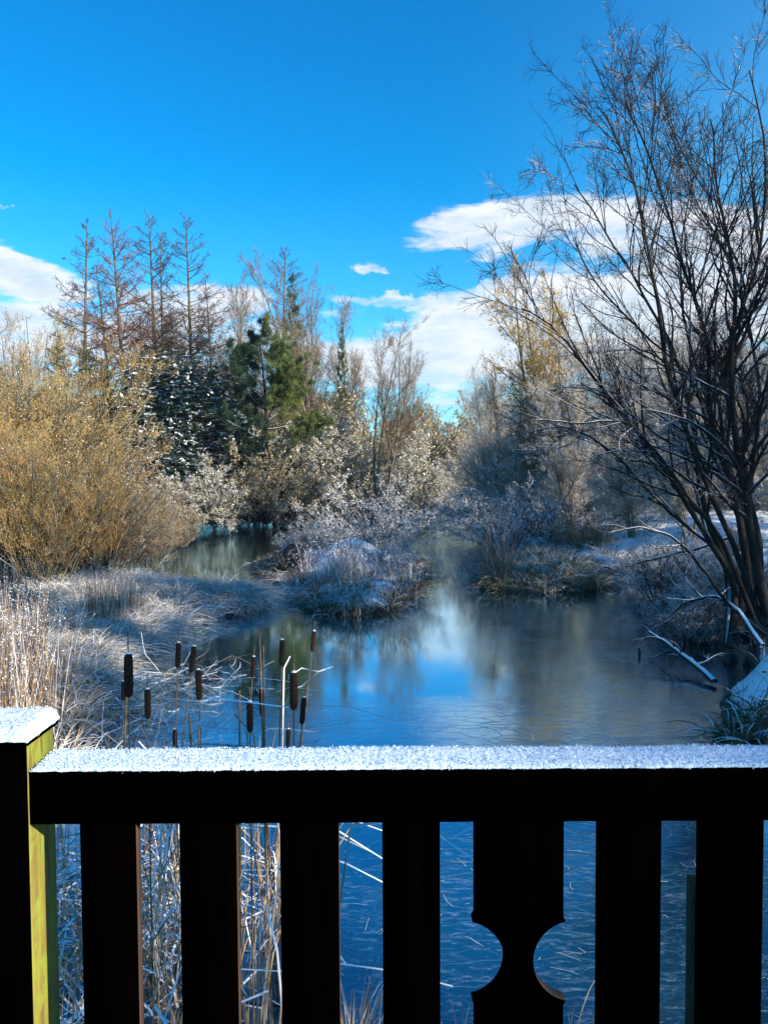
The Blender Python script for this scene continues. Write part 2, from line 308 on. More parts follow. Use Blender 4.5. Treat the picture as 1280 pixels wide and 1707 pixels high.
# ------------------------------------------------------------------ mesh helpers
def norm(v): return v / np.maximum(np.linalg.norm(v, axis=-1, keepdims=True), 1e-9)
class MB:
    def __init__(s): s.v = []; s.f = []; s.m = []; s.n = 0
    def add(s, V, F, mi=0):
        V = np.asarray(V, float).reshape(-1, 3); F = np.asarray(F, np.int64).reshape(-1, 4)
        s.v.append(V); s.f.append(F + s.n); s.n += len(V)
        s.m.append(np.full(len(F), mi) if np.isscalar(mi) else np.asarray(mi))
    def tube(s, P, R, sides=3, mi=0):
        N, K, _ = P.shape
        T = norm(np.gradient(P, axis=1)); ref = norm(RNG.normal(size=(N, 1, 3)))
        U = norm(np.cross(T, ref)); W = np.cross(T, U)
        a = np.arange(sides) * 2 * np.pi / sides
        V = P[:, :, None] + R[:, :, None, None] * (np.cos(a)[:, None] * U[:, :, None] + np.sin(a)[:, None] * W[:, :, None])
        idx = np.arange(N * K * sides).reshape(N, K, sides); nx = np.roll(idx, -1, 2)
        F = np.stack([idx[:, :-1], nx[:, :-1], nx[:, 1:], idx[:, 1:]], -1)
        if not np.isscalar(mi): mi = np.repeat(mi, (K - 1) * sides)
        s.add(V, F, mi)
    def ribbon(s, P, Wd, mi=0, side=None):
        N, K, _ = P.shape
        T = norm(P[:, -1] - P[:, 0]); 
        if side is None: side = norm(np.cross(T, RNG.normal(size=(N, 3))))
        V = np.stack([P - side[:, None] * Wd[..., None], P + side[:, None] * Wd[..., None]], 2)
        idx = np.arange(N * K * 2).reshape(N, K, 2)
        F = np.stack([idx[:, :-1, 0], idx[:, :-1, 1], idx[:, 1:, 1], idx[:, 1:, 0]], -1)
        if not np.isscalar(mi): mi = np.repeat(mi, K - 1)
        s.add(V, F, mi)
    def leaves(s, C, size, mi=0, up=0.0, aspect=0.5, axis=None):
        N = len(C); a = norm(RNG.normal(size=(N, 3))) if axis is None else axis
        nn = RNG.normal(size=(N, 3)); nn[:, 2] += up; b = norm(np.cross(a, nn))
        L = (size * np.ones(N))[:, None]; a = a * L; b = b * L * aspect
        V = np.stack([C - a, C + b * .9 - a * .1, C + a, C - b * .9 - a * .1], 1)
        F = np.arange(N * 4).reshape(N, 4)
        s.add(V, F, mi)
    def box(s, x0, x1, y0, y1, z0, z1, mi=0, mis=None):
        V = [(x0, y0, z0), (x1, y0, z0), (x1, y1, z0), (x0, y1, z0), (x0, y0, z1), (x1, y0, z1), (x1, y1, z1), (x0, y1, z1)]
        F = [(0, 3, 2, 1), (4, 5, 6, 7), (0, 1, 5, 4), (1, 2, 6, 5), (2, 3, 7, 6), (3, 0, 4, 7)]
        s.add(V, F, mi if mis is None else np.array(mis))
    def build(s, name, mats, parent=None, smooth=False):
        V = np.concatenate(s.v).astype(np.float32); F = np.concatenate(s.f).astype(np.int32); mi = np.concatenate(s.m).astype(np.int32)
        me = bpy.data.meshes.new(name)
        me.vertices.add(len(V)); me.vertices.foreach_set('co', V.ravel())
        me.loops.add(F.size); me.loops.foreach_set('vertex_index', F.ravel())
        me.polygons.add(len(F)); me.polygons.foreach_set('loop_start', np.arange(0, F.size, 4, dtype=np.int32))
        me.polygons.foreach_set('material_index', mi)
        if smooth: me.polygons.foreach_set('use_smooth', np.ones(len(F), bool))
        for m in (mats if isinstance(mats, (list, tuple)) else [mats]): me.materials.append(m)
        me.update(calc_edges=True)
        o = bpy.data.objects.new(name, me); COL.objects.link(o)
        if parent is not None: o.parent = parent
        return o
def tag(o, label=None, cat=None, group=None, kind=None):
    if label: o['label'] = label
    if cat: o['category'] = cat
    if group: o['group'] = group
    if kind: o['kind'] = kind
    return o
def thing(name, label, cat, group=None, loc=(0, 0, 0)):
    e = bpy.data.objects.new(name, None); COL.objects.link(e); e.location = loc; e.empty_display_size = .3
    return tag(e, label, cat, group)
def dup(root, label, group=None):
    r = root.copy(); COL.objects.link(r); r['label'] = label
    if group: r['group'] = group
    for ch in list(root.children):
        c = ch.copy(); COL.objects.link(c); c.parent = r
    return r
USED = set()
def place(root, x, y, z, label, group=None, rz=None, s=1.0, sz=None):
    if root.name not in USED: USED.add(root.name); r = root; r['label'] = label
    else: r = dup(root, label)
    if group: r['group'] = group
    r.location = (x, y, z); r.rotation_euler = (0, 0, random.uniform(0, 6.28) if rz is None else rz)
    r.scale = (s, s, sz if sz else s)
    return r

# numpy value noise
_T = np.random.default_rng(3).random((256, 256))
def vn(x, y):
    xi = np.floor(x).astype(int); yi = np.floor(y).astype(int); fx = x - xi; fy = y - yi
    fx = fx * fx * (3 - 2 * fx); fy = fy * fy * (3 - 2 * fy)
    g = lambda a, b: _T[a % 256, b % 256]
    return (g(xi, yi) * (1 - fx) + g(xi + 1, yi) * fx) * (1 - fy) + (g(xi, yi + 1) * (1 - fx) + g(xi + 1, yi + 1) * fx) * fy
def fbm(x, y, o=4):
    r = 0; a = .5
    for i in range(o): r = r + a * vn(x * 2 ** i + 17 * i, y * 2 ** i + 5 * i); a *= .5
    return r

# ------------------------------------------------------------------ terrain
POND = [(-4.0, -4), (-4.0, 1.5), (-3.4, 4.5), (-2.9, 7.0), (-3.3, 9.0), (-3.85, 10.5), (-4.1, 12), (-3.8, 14), (-3.0, 15.6), (-2.65, 16.6), (-2.9, 17.3), (-3.9, 17.7),
        (-5.1, 18.2), (-6.9, 20.2), (-9.3, 27.0), (-11, 38), (-13, 47), (-11, 51), (-6, 53), (0, 55), (3, 58), (4.8, 68), (7, 82),
        (11.5, 82), (9.6, 66), (8.2, 55), (5.6, 43), (4.4, 34), (4.3, 28), (4.9, 24), (6.0, 21.2), (7.4, 20.9), (7.8, 18.5), (7.1, 15.5), (6.4, 13.3), (5.7, 12.0), (4.9, 10.4), (3.95, 9.3),
        (3.5, 7.8), (3.5, 5), (3.9, 1.5), (3.9, -4)]
ISL_L = [(-1.5, 15.6), (-.5, 15.1), (.35, 15.5), (.65, 17), (.9, 20), (1.1, 24), (.6, 27), (-1.5, 27.6), (-3.2, 26.2), (-3.9, 24), (-3.3, 21.6), (-2.1, 19.8), (-1.65, 17.5)]
ISL_R = [(2.55, 18.9), (3.8, 18.3), (5.1, 18.7), (5.9, 20.2), (5.5, 22.5), (4.2, 23), (2.9, 21.5)]
def sdf(x, y, poly):
    """positive inside"""
    d = np.full(x.shape, 1e9); ins = np.zeros(x.shape, bool); n = len(poly)
    for i in range(n):
        ax, ay = poly[i]; bx, by = poly[(i + 1) % n]
        ex, ey = bx - ax, by - ay; t = np.clip(((x - ax) * ex + (y - ay) * ey) / (ex * ex + ey * ey), 0, 1)
        d = np.minimum(d, np.hypot(x - ax - t * ex, y - ay - t * ey))
        if ay != by:
            c = ((ay > y) != (by > y)) & (x < ex * (y - ay) / ey + ax); ins ^= c
    return np.where(ins, d, -d)
def land(x, y):
    wx = x + (fbm(x * .9, y * .9) - .47) * .8; wy = y + (fbm(x * .9 + 50, y * .9) - .47) * .8
    p = -sdf(wx, wy, POND)
    return np.maximum(p, np.maximum(sdf(wx, wy, ISL_L), sdf(wx, wy, ISL_R)))
def gauss(x, y, cx, cy, r, h, ry=None): return h * np.exp(-(((x - cx) / r) ** 2 + ((y - cy) / (ry or r)) ** 2))
def height(x, y):
    x = np.asarray(x, float); y = np.asarray(y, float)
    L = land(x, y)
    h = np.where(L > 0, .02 + .17 * (1 - np.exp(-L / .15)) + .14 * (1 - np.exp(-np.maximum(L, 0) / 3)), np.maximum(-.6, L * 1.2))
    on = np.clip(L / .5, 0, 1)
    h = h + on * ((fbm(x * 1.7, y * 1.7) - .47) * .22 + (fbm(x * .2, y * .2) - .47) * .6 * np.clip(L / 5, 0, 1))
    h = h + on * (gauss(x, y, -2.8, 22.4, .8, .60, 1.3) + gauss(x, y, -.9, 21.8, 1.0, .80, 1.8) + gauss(x, y, -.5, 17, .9, .22, 1.5)
                  + gauss(x, y, 12, 29, 6, 1.3) + gauss(x, y, 9.5, 24, 3, .35) + gauss(x, y, 5.0, 9.0, 1.1, .50) + gauss(x, y, 4.2, 20.5, 1.0, .15))
    far = np.clip((np.hypot(x, y) - 90) / 300, 0, 1)
    return h + far * 4.0 * (fbm(x * .01, y * .01) - .2)
def axis(lo, hi, fine_lo, fine_hi, st, g=1.12):
    a = list(np.arange(fine_lo, fine_hi, st)); s_ = st; v = fine_lo
    L_ = []
    while v > lo: s_ *= g; v -= s_; L_.append(v)
    s_ = st; v = a[-1]; R_ = []
    while v < hi: s_ *= g; v += s_; R_.append(v)
    return np.array(L_[::-1] + a + R_)
def build_ground():
    xs = axis(-900, 900, -9, 11, .14, 1.07); ys = axis(-300, 1500, 1, 29, .14, 1.05)
    gx, gy = np.meshgrid(xs, ys, indexing='ij'); gz = height(gx, gy)
    V = np.stack([gx, gy, gz], -1).reshape(-1, 3)
    idx = np.arange(len(V)).reshape(len(xs), len(ys))
    F = np.stack([idx[:-1, :-1], idx[1:, :-1], idx[1:, 1:], idx[:-1, 1:]], -1)
    b = MB(); b.add(V, F); o = b.build('ground', M['ground'], smooth=True); tag(o, 'snow dusted ground and banks around the pond', None, kind='structure')
    b = MB(); xs = np.linspace(-20, 20, 9); ys = np.linspace(-6, 90, 9)
    gx, gy = np.meshgrid(xs, ys, indexing='ij'); V = np.stack([gx, gy, gx * 0], -1).reshape(-1, 3)
    idx = np.arange(81).reshape(9, 9); b.add(V, np.stack([idx[:-1, :-1], idx[1:, :-1], idx[1:, 1:], idx[:-1, 1:]], -1))
    o = b.build('pond_ice', M['ice']); tag(o, 'half frozen blue pond surface', None, kind='structure')
build_ground()
def gz(x, y): return float(height(np.array([x]), np.array([y]))[0])

# ------------------------------------------------------------------ deck railing
RD = 1.215      # distance of the front face of the rail
def rx(px, d=RD, py=1325): return X(px, d, py)
def rz_(py, d=RD): return Z(py, d)
def build_railing():
    t = thing('deck_railing', 'near black timber deck railing with upright boards and snow on its top rail', 'railing', loc=(0, RD, 0))
    def P(b, name, mats, smooth=False):
        o = b.build(name, mats, t, smooth); o.location = (0, -RD, 0); return o
    xl, xr = rx(47), 1.30
    zt, zb = rz_(1281), rz_(1371)
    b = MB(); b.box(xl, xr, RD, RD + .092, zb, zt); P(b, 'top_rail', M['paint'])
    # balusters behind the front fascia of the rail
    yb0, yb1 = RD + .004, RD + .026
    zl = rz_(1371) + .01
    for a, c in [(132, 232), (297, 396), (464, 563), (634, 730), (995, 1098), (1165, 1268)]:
        b = MB(); b.box(rx(a, yb0, 1450), rx(c - max(0, 640 - c) / 60, yb0, 1450), yb0, yb1, 1.36, zb - .0015, mis=[0, 0, 0, 1, 0, 0]); P(b, 'baluster', [M['paint'], M['edge']])  # right faces take the brown with painted-in sunlight
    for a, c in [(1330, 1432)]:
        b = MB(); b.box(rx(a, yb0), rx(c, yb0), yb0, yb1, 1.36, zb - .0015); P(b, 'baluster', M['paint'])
    # the wide centre board with two round bites
    cx, hw = rx(861.5, yb0, 1500), 73.5 / FPX * yb0 * 1.028
    zc = rz_(1604, yb0); R = 69 / FPX * yb0 * 1.03; oc = hw + 20 / FPX * yb0     # circle centre offset
    prof = [(hw, zb - .0015), (hw, rz_(1530, yb0))]
    a0 = math.asin((rz_(1538, yb0) - zc) / R)
    for i in range(25):
        a = a0 - i / 24 * 2 * a0; prof.append((oc - R * math.cos(a), zc + R * math.sin(a)))
    prof += [(hw, rz_(1678, yb0)), (hw, 1.36)]
    b = MB(); n = len(prof)
    V = []
    for w, z in prof: V += [(cx - w, yb0, z), (cx + w, yb0, z), (cx + w, yb1, z), (cx - w, yb1, z)]
    F = []; mi = []
    for i in range(n - 1):
        q = i * 4
        for j in range(4):
            k2 = (j + 1) % 4; F.append((q + j, q + k2, q + 4 + k2, q + 4 + j)); mi.append(1 if j == 1 else 0)
    F += [(0, 3, 2, 1), ((n - 1) * 4, (n - 1) * 4 + 1, (n - 1) * 4 + 2, (n - 1) * 4 + 3)]; mi += [0, 0]
    b.add(V, F, np.array(mi)); o = P(b, 'baluster', [M['paint'], M['edge']]); o['label'] = 'wide centre board with a round bite cut from each side'
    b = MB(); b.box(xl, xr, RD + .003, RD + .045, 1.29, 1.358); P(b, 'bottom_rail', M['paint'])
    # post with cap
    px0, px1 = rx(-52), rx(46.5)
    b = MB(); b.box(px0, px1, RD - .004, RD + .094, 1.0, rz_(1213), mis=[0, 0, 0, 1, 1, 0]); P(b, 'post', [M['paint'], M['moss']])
    cz0, cz1 = rz_(1243, RD - .018), rz_(1234, RD - .018)
    b = MB(); b.box(px0 - .012, px1 + .005, RD - .012, RD + .106, cz0, cz1); 
    # snow cushion helper
    P(b, 'post_cap', M['paint'])
    def cushion(name, x0, x1, y0, y1, z0, th, st, amp):
        nx = max(8, int((x1 - x0) / st)); ny = 34
        u = np.linspace(0, 1, nx); v = np.linspace(-1, 1, ny)
        # cross section: superellipse
        vy = np.sign(v) * np.abs(v) ** .7
        prof = (1 - np.abs(vy) ** 5) ** .5
        gx = x0 + u[:, None] * (x1 - x0) + 0 * v; gy = (y0 + y1) / 2 + vy[None] * (y1 - y0) / 2 + 0 * gx
        ends = np.minimum(1, np.minimum(gx - x0, x1 - gx) / .010); ends = np.sqrt(np.clip(1 - (1 - ends) ** 2, 0, 1))
        gzz = z0 + th * prof[None] * ends
        r = np.random.default_rng(8)
        nz = (fbm(gx * 160, gy * 160) - .47) * amp + (fbm(gx * 18, gy * 18) - .47) * amp * .9 + (fbm(gx * 5, gy * 9 + 3) - .47) * .009 + (fbm(gx * 500, gy * 500, 2) - .4) * amp * .4
        gzz = gzz + nz * np.clip(prof[None] * ends, .25, 1)
        edge = np.clip(np.abs(vy) * 3 - 2, 0, 1)[None]
        gy = gy + np.sign(vy)[None] * edge * (fbm(gx * 120, gy * 0 + 7) - .42) * .006
        gy = gy + (r.random(gx.shape) - .5) * .0016; gzz = gzz + (r.random(gx.shape) - .5) * .0007 * np.clip(prof[None] * ends, .2, 1)
        V = np.stack([gx, gy, gzz], -1).reshape(-1, 3); idx = np.arange(nx * ny).reshape(nx, ny)
        F = np.stack([idx[:-1, :-1], idx[1:, :-1], idx[1:, 1:], idx[:-1, 1:]], -1)
        b = MB(); b.add(V, F)
            # loose crystals along the surface along the surface
        k = r.integers(0, len(V), int((x1 - x0) * 16000)); C = V[k] + r.normal(size=(len(k), 3)) * .0012 + [0, 0, .0008]
        b.leaves(C, r.uniform(.0006, .0020, len(k)) * (r.random(len(k)) ** 1.5 + .3), 0, aspect=.8)
        # underside closes the cushion
        b.box(x0 + .003, x1 - .003, y0 + .003, y1 - .003, z0 - .001, z0 + .002)
        o = P(b, name, M['snow'])
        return o
    cushion('snow', xl + .002, xr, RD - .002, RD + .090, zt - .001, .006, .0022, .0035)
    cushion('snow', px0 - .014, px1 + .007, RD - .014, RD + .108, cz1 - .001, .024, .0022, .006)
build_railing()

def build_deck():
    t = thing('timber_deck', 'dark timber deck floor behind the snowy railing', 'deck', loc=(0, 0, 0))
    b = MB()
    for i in range(14):
        y0 = RD + .08 - (i + 1) * .145; b.box(-3.6, 3.4, y0, y0 + .138, 1.17, 1.20)
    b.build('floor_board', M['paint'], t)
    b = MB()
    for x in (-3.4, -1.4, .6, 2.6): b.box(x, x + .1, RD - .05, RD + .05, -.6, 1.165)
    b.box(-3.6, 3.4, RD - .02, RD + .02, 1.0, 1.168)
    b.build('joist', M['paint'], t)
build_deck()
# narrow algae-green post that shows past the right hand board
b = MB(); b.box(X(1160.5, 1.55, 1600), X(1160.5, 1.55, 1600) + .075, 1.55, 1.62, -.6, Z(1490, 1.55))
o = b.build('support_post', M['moss_dark']); tag(o, 'slim algae-green timber post seen beside the second board from the right', 'post')

# ------------------------------------------------------------------ branch growth
def stems(base, dirs, L, K, r0, r1, up=0.0, wob=.06, rng=RNG):
    N = len(base); P = np.zeros((N, K, 3)); P[:, 0] = base; d = norm(dirs); st = (L / (K - 1))[:, None]
    drift = rng.normal(size=(N, 3)) * wob
    for i in range(1, K):
        d = norm(d + np.array([0, 0, up]) + drift * .5 + rng.normal(size=(N, 3)) * wob)
        P[:, i] = P[:, i - 1] + d * st
    t = np.linspace(0, 1, K)[None]
    R = np.atleast_1d(r0).reshape(-1, 1) * (1 - t) + np.atleast_1d(r1).reshape(-1, 1) * t
    return P, np.broadcast_to(R, (N, K)).copy()
def sprout(P, R, n, t0=.2, t1=1., Lf=.5, ang=(25, 60), K=5, up=0., wob=.08, rr=.5, rmin=.001, Lmin=.05, shrink=.55, flat=False, rng=RNG):
    """n children on the curves P; lengths follow the parent's length and shrink towards its tip"""
    N, Kp, _ = P.shape; pl = np.linalg.norm(np.diff(P, axis=1), axis=2).sum(1)
    i = rng.choice(N, n, p=pl / pl.sum()); t = rng.uniform(t0, t1, n); f = t * (Kp - 1); a = np.minimum(f.astype(int), Kp - 2); f = (f - a)[:, None]
    B = P[i, a] * (1 - f) + P[i, a + 1] * f; T = norm(P[i, a + 1] - P[i, a]); rp = R[i, a] * (1 - f[:, 0]) + R[i, a + 1] * f[:, 0]
    q = rng.normal(size=(n, 3))
    if flat: q[:, 2] *= .25
    q = norm(q - (q * T).sum(1, keepdims=True) * T); an = np.radians(rng.uniform(ang[0], ang[1], n))[:, None]
    d = T * np.cos(an) + q * np.sin(an); L = np.maximum(pl[i] * Lf * (1 - shrink * t) * rng.uniform(.55, 1.25, n), Lmin)
    r0 = np.maximum(rp * rr, rmin)
    return stems(B, d, L, K, r0, np.maximum(r0 * .35, rmin * .6), up, wob, rng)
def tips(P, n, spread=.05, t0=.2, rng=RNG):
    N, K, _ = P.shape; i = rng.integers(0, N, n); f = rng.uniform(t0, 1, n) * (K - 1); a = np.minimum(f.astype(int), K - 2); f = (f - a)[:, None]
    return P[i, a] * (1 - f) + P[i, a + 1] * f + rng.normal(size=(n, 3)) * spread

def bush(name, cat, h, w, nst=26, n1=170, n2=1500, n3=6500, leaf=((1.0, 'leaf_tan'),), nleaf=9000, ls=(.018, .04), stem_m='bark_grey', twig_m='twig_gold', erect=.12, tw=.0055, lean=.55):
    root = thing(name, name, cat)
    a = RNG.uniform(0, 2 * np.pi, nst); r = RNG.uniform(.05, lean, nst)
    base = np.stack([np.cos(a), np.sin(a), a * 0], 1) * (r * w * .35)[:, None]
    d = np.stack([np.cos(a) * r * w / h * 1.7, np.sin(a) * r * w / h * 1.7, np.ones(nst)], 1)
    P0, R0 = stems(base, d, RNG.uniform(.55, 1.0, nst) * h, 9, h * .0075, h * .002, 0.02, .05)
    P1, R1 = sprout(P0, R0, n1, .1, .95, .5, (20, 50), 7, erect * .5, .06, .6)
    P2, R2 = sprout(P1, R1, n2, .1, 1, .5, (20, 60), 5, erect, .08, .6, tw * .7)
    P3, R3 = sprout(P2, R2, n3, .1, 1, .55, (20, 65), 4, erect, .10, .6, tw * .5, .12)
    b = MB(); b.tube(P0, R0, 5); b.tube(P1, R1, 4); b.build('trunk', M[stem_m], root, True)
    mats = [M[twig_m]] + [M[m] for _, m in leaf]
    b = MB(); b.tube(P2, np.maximum(R2, tw * .7), 3, 0); b.ribbon(P3, np.maximum(R3, tw * .6), 0)
    C = np.concatenate([tips(P3, int(nleaf * .7)), tips(P2, nleaf - int(nleaf * .7))]); pr = np.array([p for p, _ in leaf]); pr = pr / pr.sum()
    b.leaves(C, RNG.uniform(ls[0], ls[1], len(C)), RNG.choice(len(leaf), len(C), p=pr) + 1, up=.6, aspect=.45)
    b.build('crown', mats, root)
    return root
def bare_tree(name, h, nst=1, w=.25, n1=26, n2=220, n3=1500, n4=3500, bark='bark_grey', twig='twig_brown', leaf=None, nleaf=0, ls=(.03, .05), r=.011, up=.10, ang=(22, 48), t0=.25, tw=.007, Lf=.42, droop=0.0, cat='tree'):
    root = thing(name, name, cat)
    a = RNG.uniform(0, 2 * np.pi, nst); base = np.stack([np.cos(a), np.sin(a), a * 0], 1) * .12 * (nst > 1)
    d = np.stack([np.cos(a) * w, np.sin(a) * w, np.ones(nst)], 1) if nst > 1 else np.array([[.02, .0, 1.]])
    P0, R0 = stems(base, d, h * RNG.uniform(.82, 1, nst), 14, h * r, h * .0012, .015, .03)
    P1, R1 = sprout(P0, R0, n1, t0, .97, Lf, ang, 8, up, .06, .5, shrink=.75)
    P2, R2 = sprout(P1, R1, n2, .12, 1, .5, (20, 50), 6, up * .8, .08, .55)
    P3, R3 = sprout(P2, R2, n3, .1, 1, .55, (20, 55), 5, up * .6 - droop, .09, .6, tw * .6, .2)
    b = MB(); b.tube(P0, R0, 8); b.tube(P1, R1, 5); b.build('trunk', M[bark], root, True)
    b = MB(); b.tube(P2, np.maximum(R2, tw * .7), 3, 0); b.tube(P3, np.maximum(R3, tw * .55), 3, 0)
    if n4:
        P4, R4 = sprout(P3, R3, n4, .1, 1, .6, (20, 55), 4, -droop, .1, .6, tw * .5, .15); b.ribbon(P4, np.maximum(R4, tw * .5), 0)
    mats = [M[twig]]
    if leaf:
        C = tips(P3, nleaf * 2, .06); C = C[C[:, 2] > h * .5][:nleaf]; nleaf = len(C); b.leaves(C, RNG.uniform(ls[0], ls[1], nleaf), RNG.integers(1, len(leaf) + 1, nleaf), aspect=.7); mats += [M[m] for m in leaf]
    b.build('crown', mats, root)
    return root
def larch(name, h, crown0=.3, wid=.24, n1=95, twig='twig_larch', bark='bark_larch', tw=.030, density=1500):
    root = thing(name, name, 'larch tree')
    P0, R0 = stems(np.zeros((1, 3)), np.array([[.01, 0, 1.]]), np.array([h]), 16, h * .0115, .03, 0, .006)
    t = crown0 + (1 - crown0) * RNG.uniform(0, .985, n1) ** .85; z = t * h; a = RNG.uniform(0, 2 * np.pi, n1)
    prof = np.clip((1 - t) / (1 - crown0), 0, 1) ** .75 * np.where(t < crown0 + .12, .75, 1)
    L = h * wid * (prof * .95 + .05) * RNG.uniform(.6, 1.15, n1)
    f = t * 15; k = np.minimum(f.astype(int), 14); f = (f - k)[:, None]; B = P0[0, k] * (1 - f) + P0[0, k + 1] * f
    d = np.stack([np.cos(a), np.sin(a), .10 + .35 * t - .2 * (1 - t)], 1)
    P1, R1 = stems(B, d, L, 7, np.maximum(L * .012, tw * .8), tw * .5, .07, .05)
    P2, R2 = sprout(P1, R1, density, .25, 1, .28, (35, 75), 4, .02, .12, .6, tw * .45, .25)
    P3, R3 = sprout(P2, R2, density * 2, .1, 1, .45, (30, 70), 3, .0, .12, .6, tw * .35, .12)
    b = MB(); b.tube(P0, R0, 8); b.build('trunk', M[bark], root, True)
    b = MB(); b.tube(P1, np.maximum(R1, tw * .55), 4); b.tube(P2, np.maximum(R2, tw * .42), 3); b.ribbon(P3, np.maximum(R3, tw * .34))
    b.build('crown', M[twig], root)
    return root
def spruce(name, h, wid=.2, needle=('needle_dark',), n1=260, ng=26000, ls=.10):
    root = thing(name, name, 'spruce tree')
    P0, R0 = stems(np.zeros((1, 3)), np.array([[0, 0, 1.]]), np.array([h]), 10, h * .012, .02, 0, .004)
    t = RNG.uniform(.06, .99, n1); a = RNG.uniform(0, 2 * np.pi, n1); L = h * wid * (1 - t) ** .8 * RNG.uniform(.6, 1.15, n1) + .12
    B = np.stack([0 * t, 0 * t, t * h], 1); d = np.stack([np.cos(a), np.sin(a), .1 + .5 * t], 1)
    P1, R1 = stems(B, d, L, 6, L * .012 + .006, .004, -.05, .05)
    P2, R2 = sprout(P1, R1, n1 * 8, .2, 1, .35, (30, 60), 3, -.04, .08, .6, .003, .15)
    b = MB(); b.tube(P0, R0, 7); b.build('trunk', M['bark_larch'], root, True)
    b = MB(); b.tube(P1, R1, 3, 0)
    C = tips(P2, ng, .05, 0); b.leaves(C, RNG.uniform(.5, 1.1, ng) * ls, RNG.integers(1, len(needle) + 1, ng), up=1., aspect=.22)
    b.build('crown', [M['bark_larch']] + [M[m] for m in needle], root)
    return root
def pine(name, h):
    root = thing(name, name, 'pine tree')
    P0, R0 = stems(np.zeros((1, 3)), np.array([[.04, 0, 1.]]), np.array([h]), 12, h * .017, .03, 0, .03)
    P1, R1 = sprout(P0, R0, 46, .30, .96, .40, (55, 88), 8, .05, .08, .45, shrink=.35)
    P2, R2 = sprout(P1, R1, 480, .3, 1, .38, (25, 60), 5, .08, .1, .5, .008)
    b = MB(); b.tube(P0, R0, 8); b.tube(P1, R1, 5); b.build('trunk', M['bark_dark'], root, True)
    b = MB(); b.tube(P2, R2, 3, 0)
    # needle tufts at the branch ends
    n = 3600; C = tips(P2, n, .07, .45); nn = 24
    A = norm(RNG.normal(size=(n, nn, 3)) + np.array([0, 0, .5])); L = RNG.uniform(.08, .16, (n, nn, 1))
    CC = (C[:, None] + A * L).reshape(-1, 3); sunny = np.repeat(np.where((C[:, 0] > .3) & (RNG.random(n) < .75), 2, 1), nn)  # tufts on the right get the tint that paints in sunlight
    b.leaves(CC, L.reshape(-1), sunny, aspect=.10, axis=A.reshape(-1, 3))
    b.build('crown', [M['bark_dark'], M['needle'], M['needle_sun_tint']], root)
    return root
def snow_dome(name, h, w, n=4200):
    """broad evergreen shrub: rosettes of leathery leaves, the upper ones loaded with snow"""
    root = thing(name, name, 'evergreen shrub')
    P0, R0 = stems(RNG.normal(size=(16, 3)) * [.3, .3, 0], np.concatenate([RNG.normal(size=(16, 2)) * .6, np.ones((16, 1))], 1), np.full(16, h * .85), 7, .06, .02, .0, .08)
    b = MB(); b.tube(P0, R0, 5); b.build('trunk', M['bark_dark'], root, True)
    a = RNG.uniform(0, 2 * np.pi, n); c = RNG.uniform(-.05, 1, n); s_ = np.sqrt(np.clip(1 - c * c, 0, 1)); rr = RNG.uniform(.62, 1.0, n) ** .5
    lump = 1 + .22 * (fbm(a * 2.2 + 9, c * 4) - .47) * 2 + .10 * np.sin(a * 5 + c * 9)
    C = np.stack([np.cos(a) * s_ * w / 2, np.sin(a) * s_ * w / 2, h * .12 + c * h * .88], 1) * (rr * lump)[:, None]
    b = MB(); nn = 11
    A = norm(RNG.normal(size=(n, nn, 3)) * [1, 1, .35] + [0, 0, -.15]); L = RNG.uniform(.11, .20, (n, nn, 1))
    CC = (C[:, None] + A * L * 1.1).reshape(-1, 3)
    b.leaves(CC, L.reshape(-1), 0, up=2.0, aspect=.38, axis=A.reshape(-1, 3))
    k = RNG.random(n) < .97; Cs = C[k]; m = 5
    A = norm(RNG.normal(size=(len(Cs), m, 3)) * [1, 1, .2]); Ls = RNG.uniform(.09, .19, (len(Cs), m, 1))
    CC = (Cs[:, None] + A * Ls * .9 + [0, 0, .035]).reshape(-1, 3)
    b.leaves(CC, Ls.reshape(-1), 1, up=3.0, aspect=.6, axis=A.reshape(-1, 3))
    b.build('crown', [M['green_dark'], M['snow_leaf']], root)
    return root

# ------------------------------------------------------------------ prototypes
willow_a = bush('willow_bush', 'willow bush', 6.0, 4.6, leaf=((.45, 'leaf_gold'), (.4, 'leaf_tan'), (.1, 'leaf_olive'), (.05, 'leaf_orange')), nleaf=13000, n3=9000)
willow_b = bush('willow_bush', 'willow bush', 5.0, 4.6, leaf=((.25, 'leaf_gold'), (.5, 'leaf_tan'), (.25, 'frost')), nleaf=13000, n3=9000, twig_m='twig_brown')
rusty = bush('rusty_bush', 'shrub', 4.0, 2.2, leaf=((.55, 'leaf_orange'), (.45, 'leaf_gold')), nleaf=4600, n2=900, n3=3000, twig_m='twig_gold', erect=.2)
frost_a = bush('frosted_bush', 'bush', 6.0, 6.4, nst=30, n1=220, leaf=((.30, 'frost'), (.44, 'leaf_tan'), (.26, 'leaf_olive')), nleaf=30000, ls=(.04, .10), twig_m='twig_snowy', stem_m='bark_dark', erect=.04, tw=.010, lean=.95)
frost_b = bush('frosted_bush', 'bush', 6.0, 6.4, nst=30, n1=220, leaf=((.12, 'frost'), (.38, 'leaf_gold'), (.30, 'leaf_tan'), (.10, 'leaf_olive')), nleaf=27000, ls=(.04, .09), twig_m='twig_brown', stem_m='bark_dark', erect=.07, tw=.010, lean=.9)
frost_c = bush('twiggy_bush', 'bush', 6.0, 5.4, nst=26, n1=220, n2=2000, n3=10000, leaf=((.5, 'frost'), (.3, 'leaf_tan'), (.2, 'leaf_gold')), nleaf=7000, ls=(.02, .05), twig_m='twig_pale', stem_m='bark_grey', erect=.06, tw=.009, lean=.9)
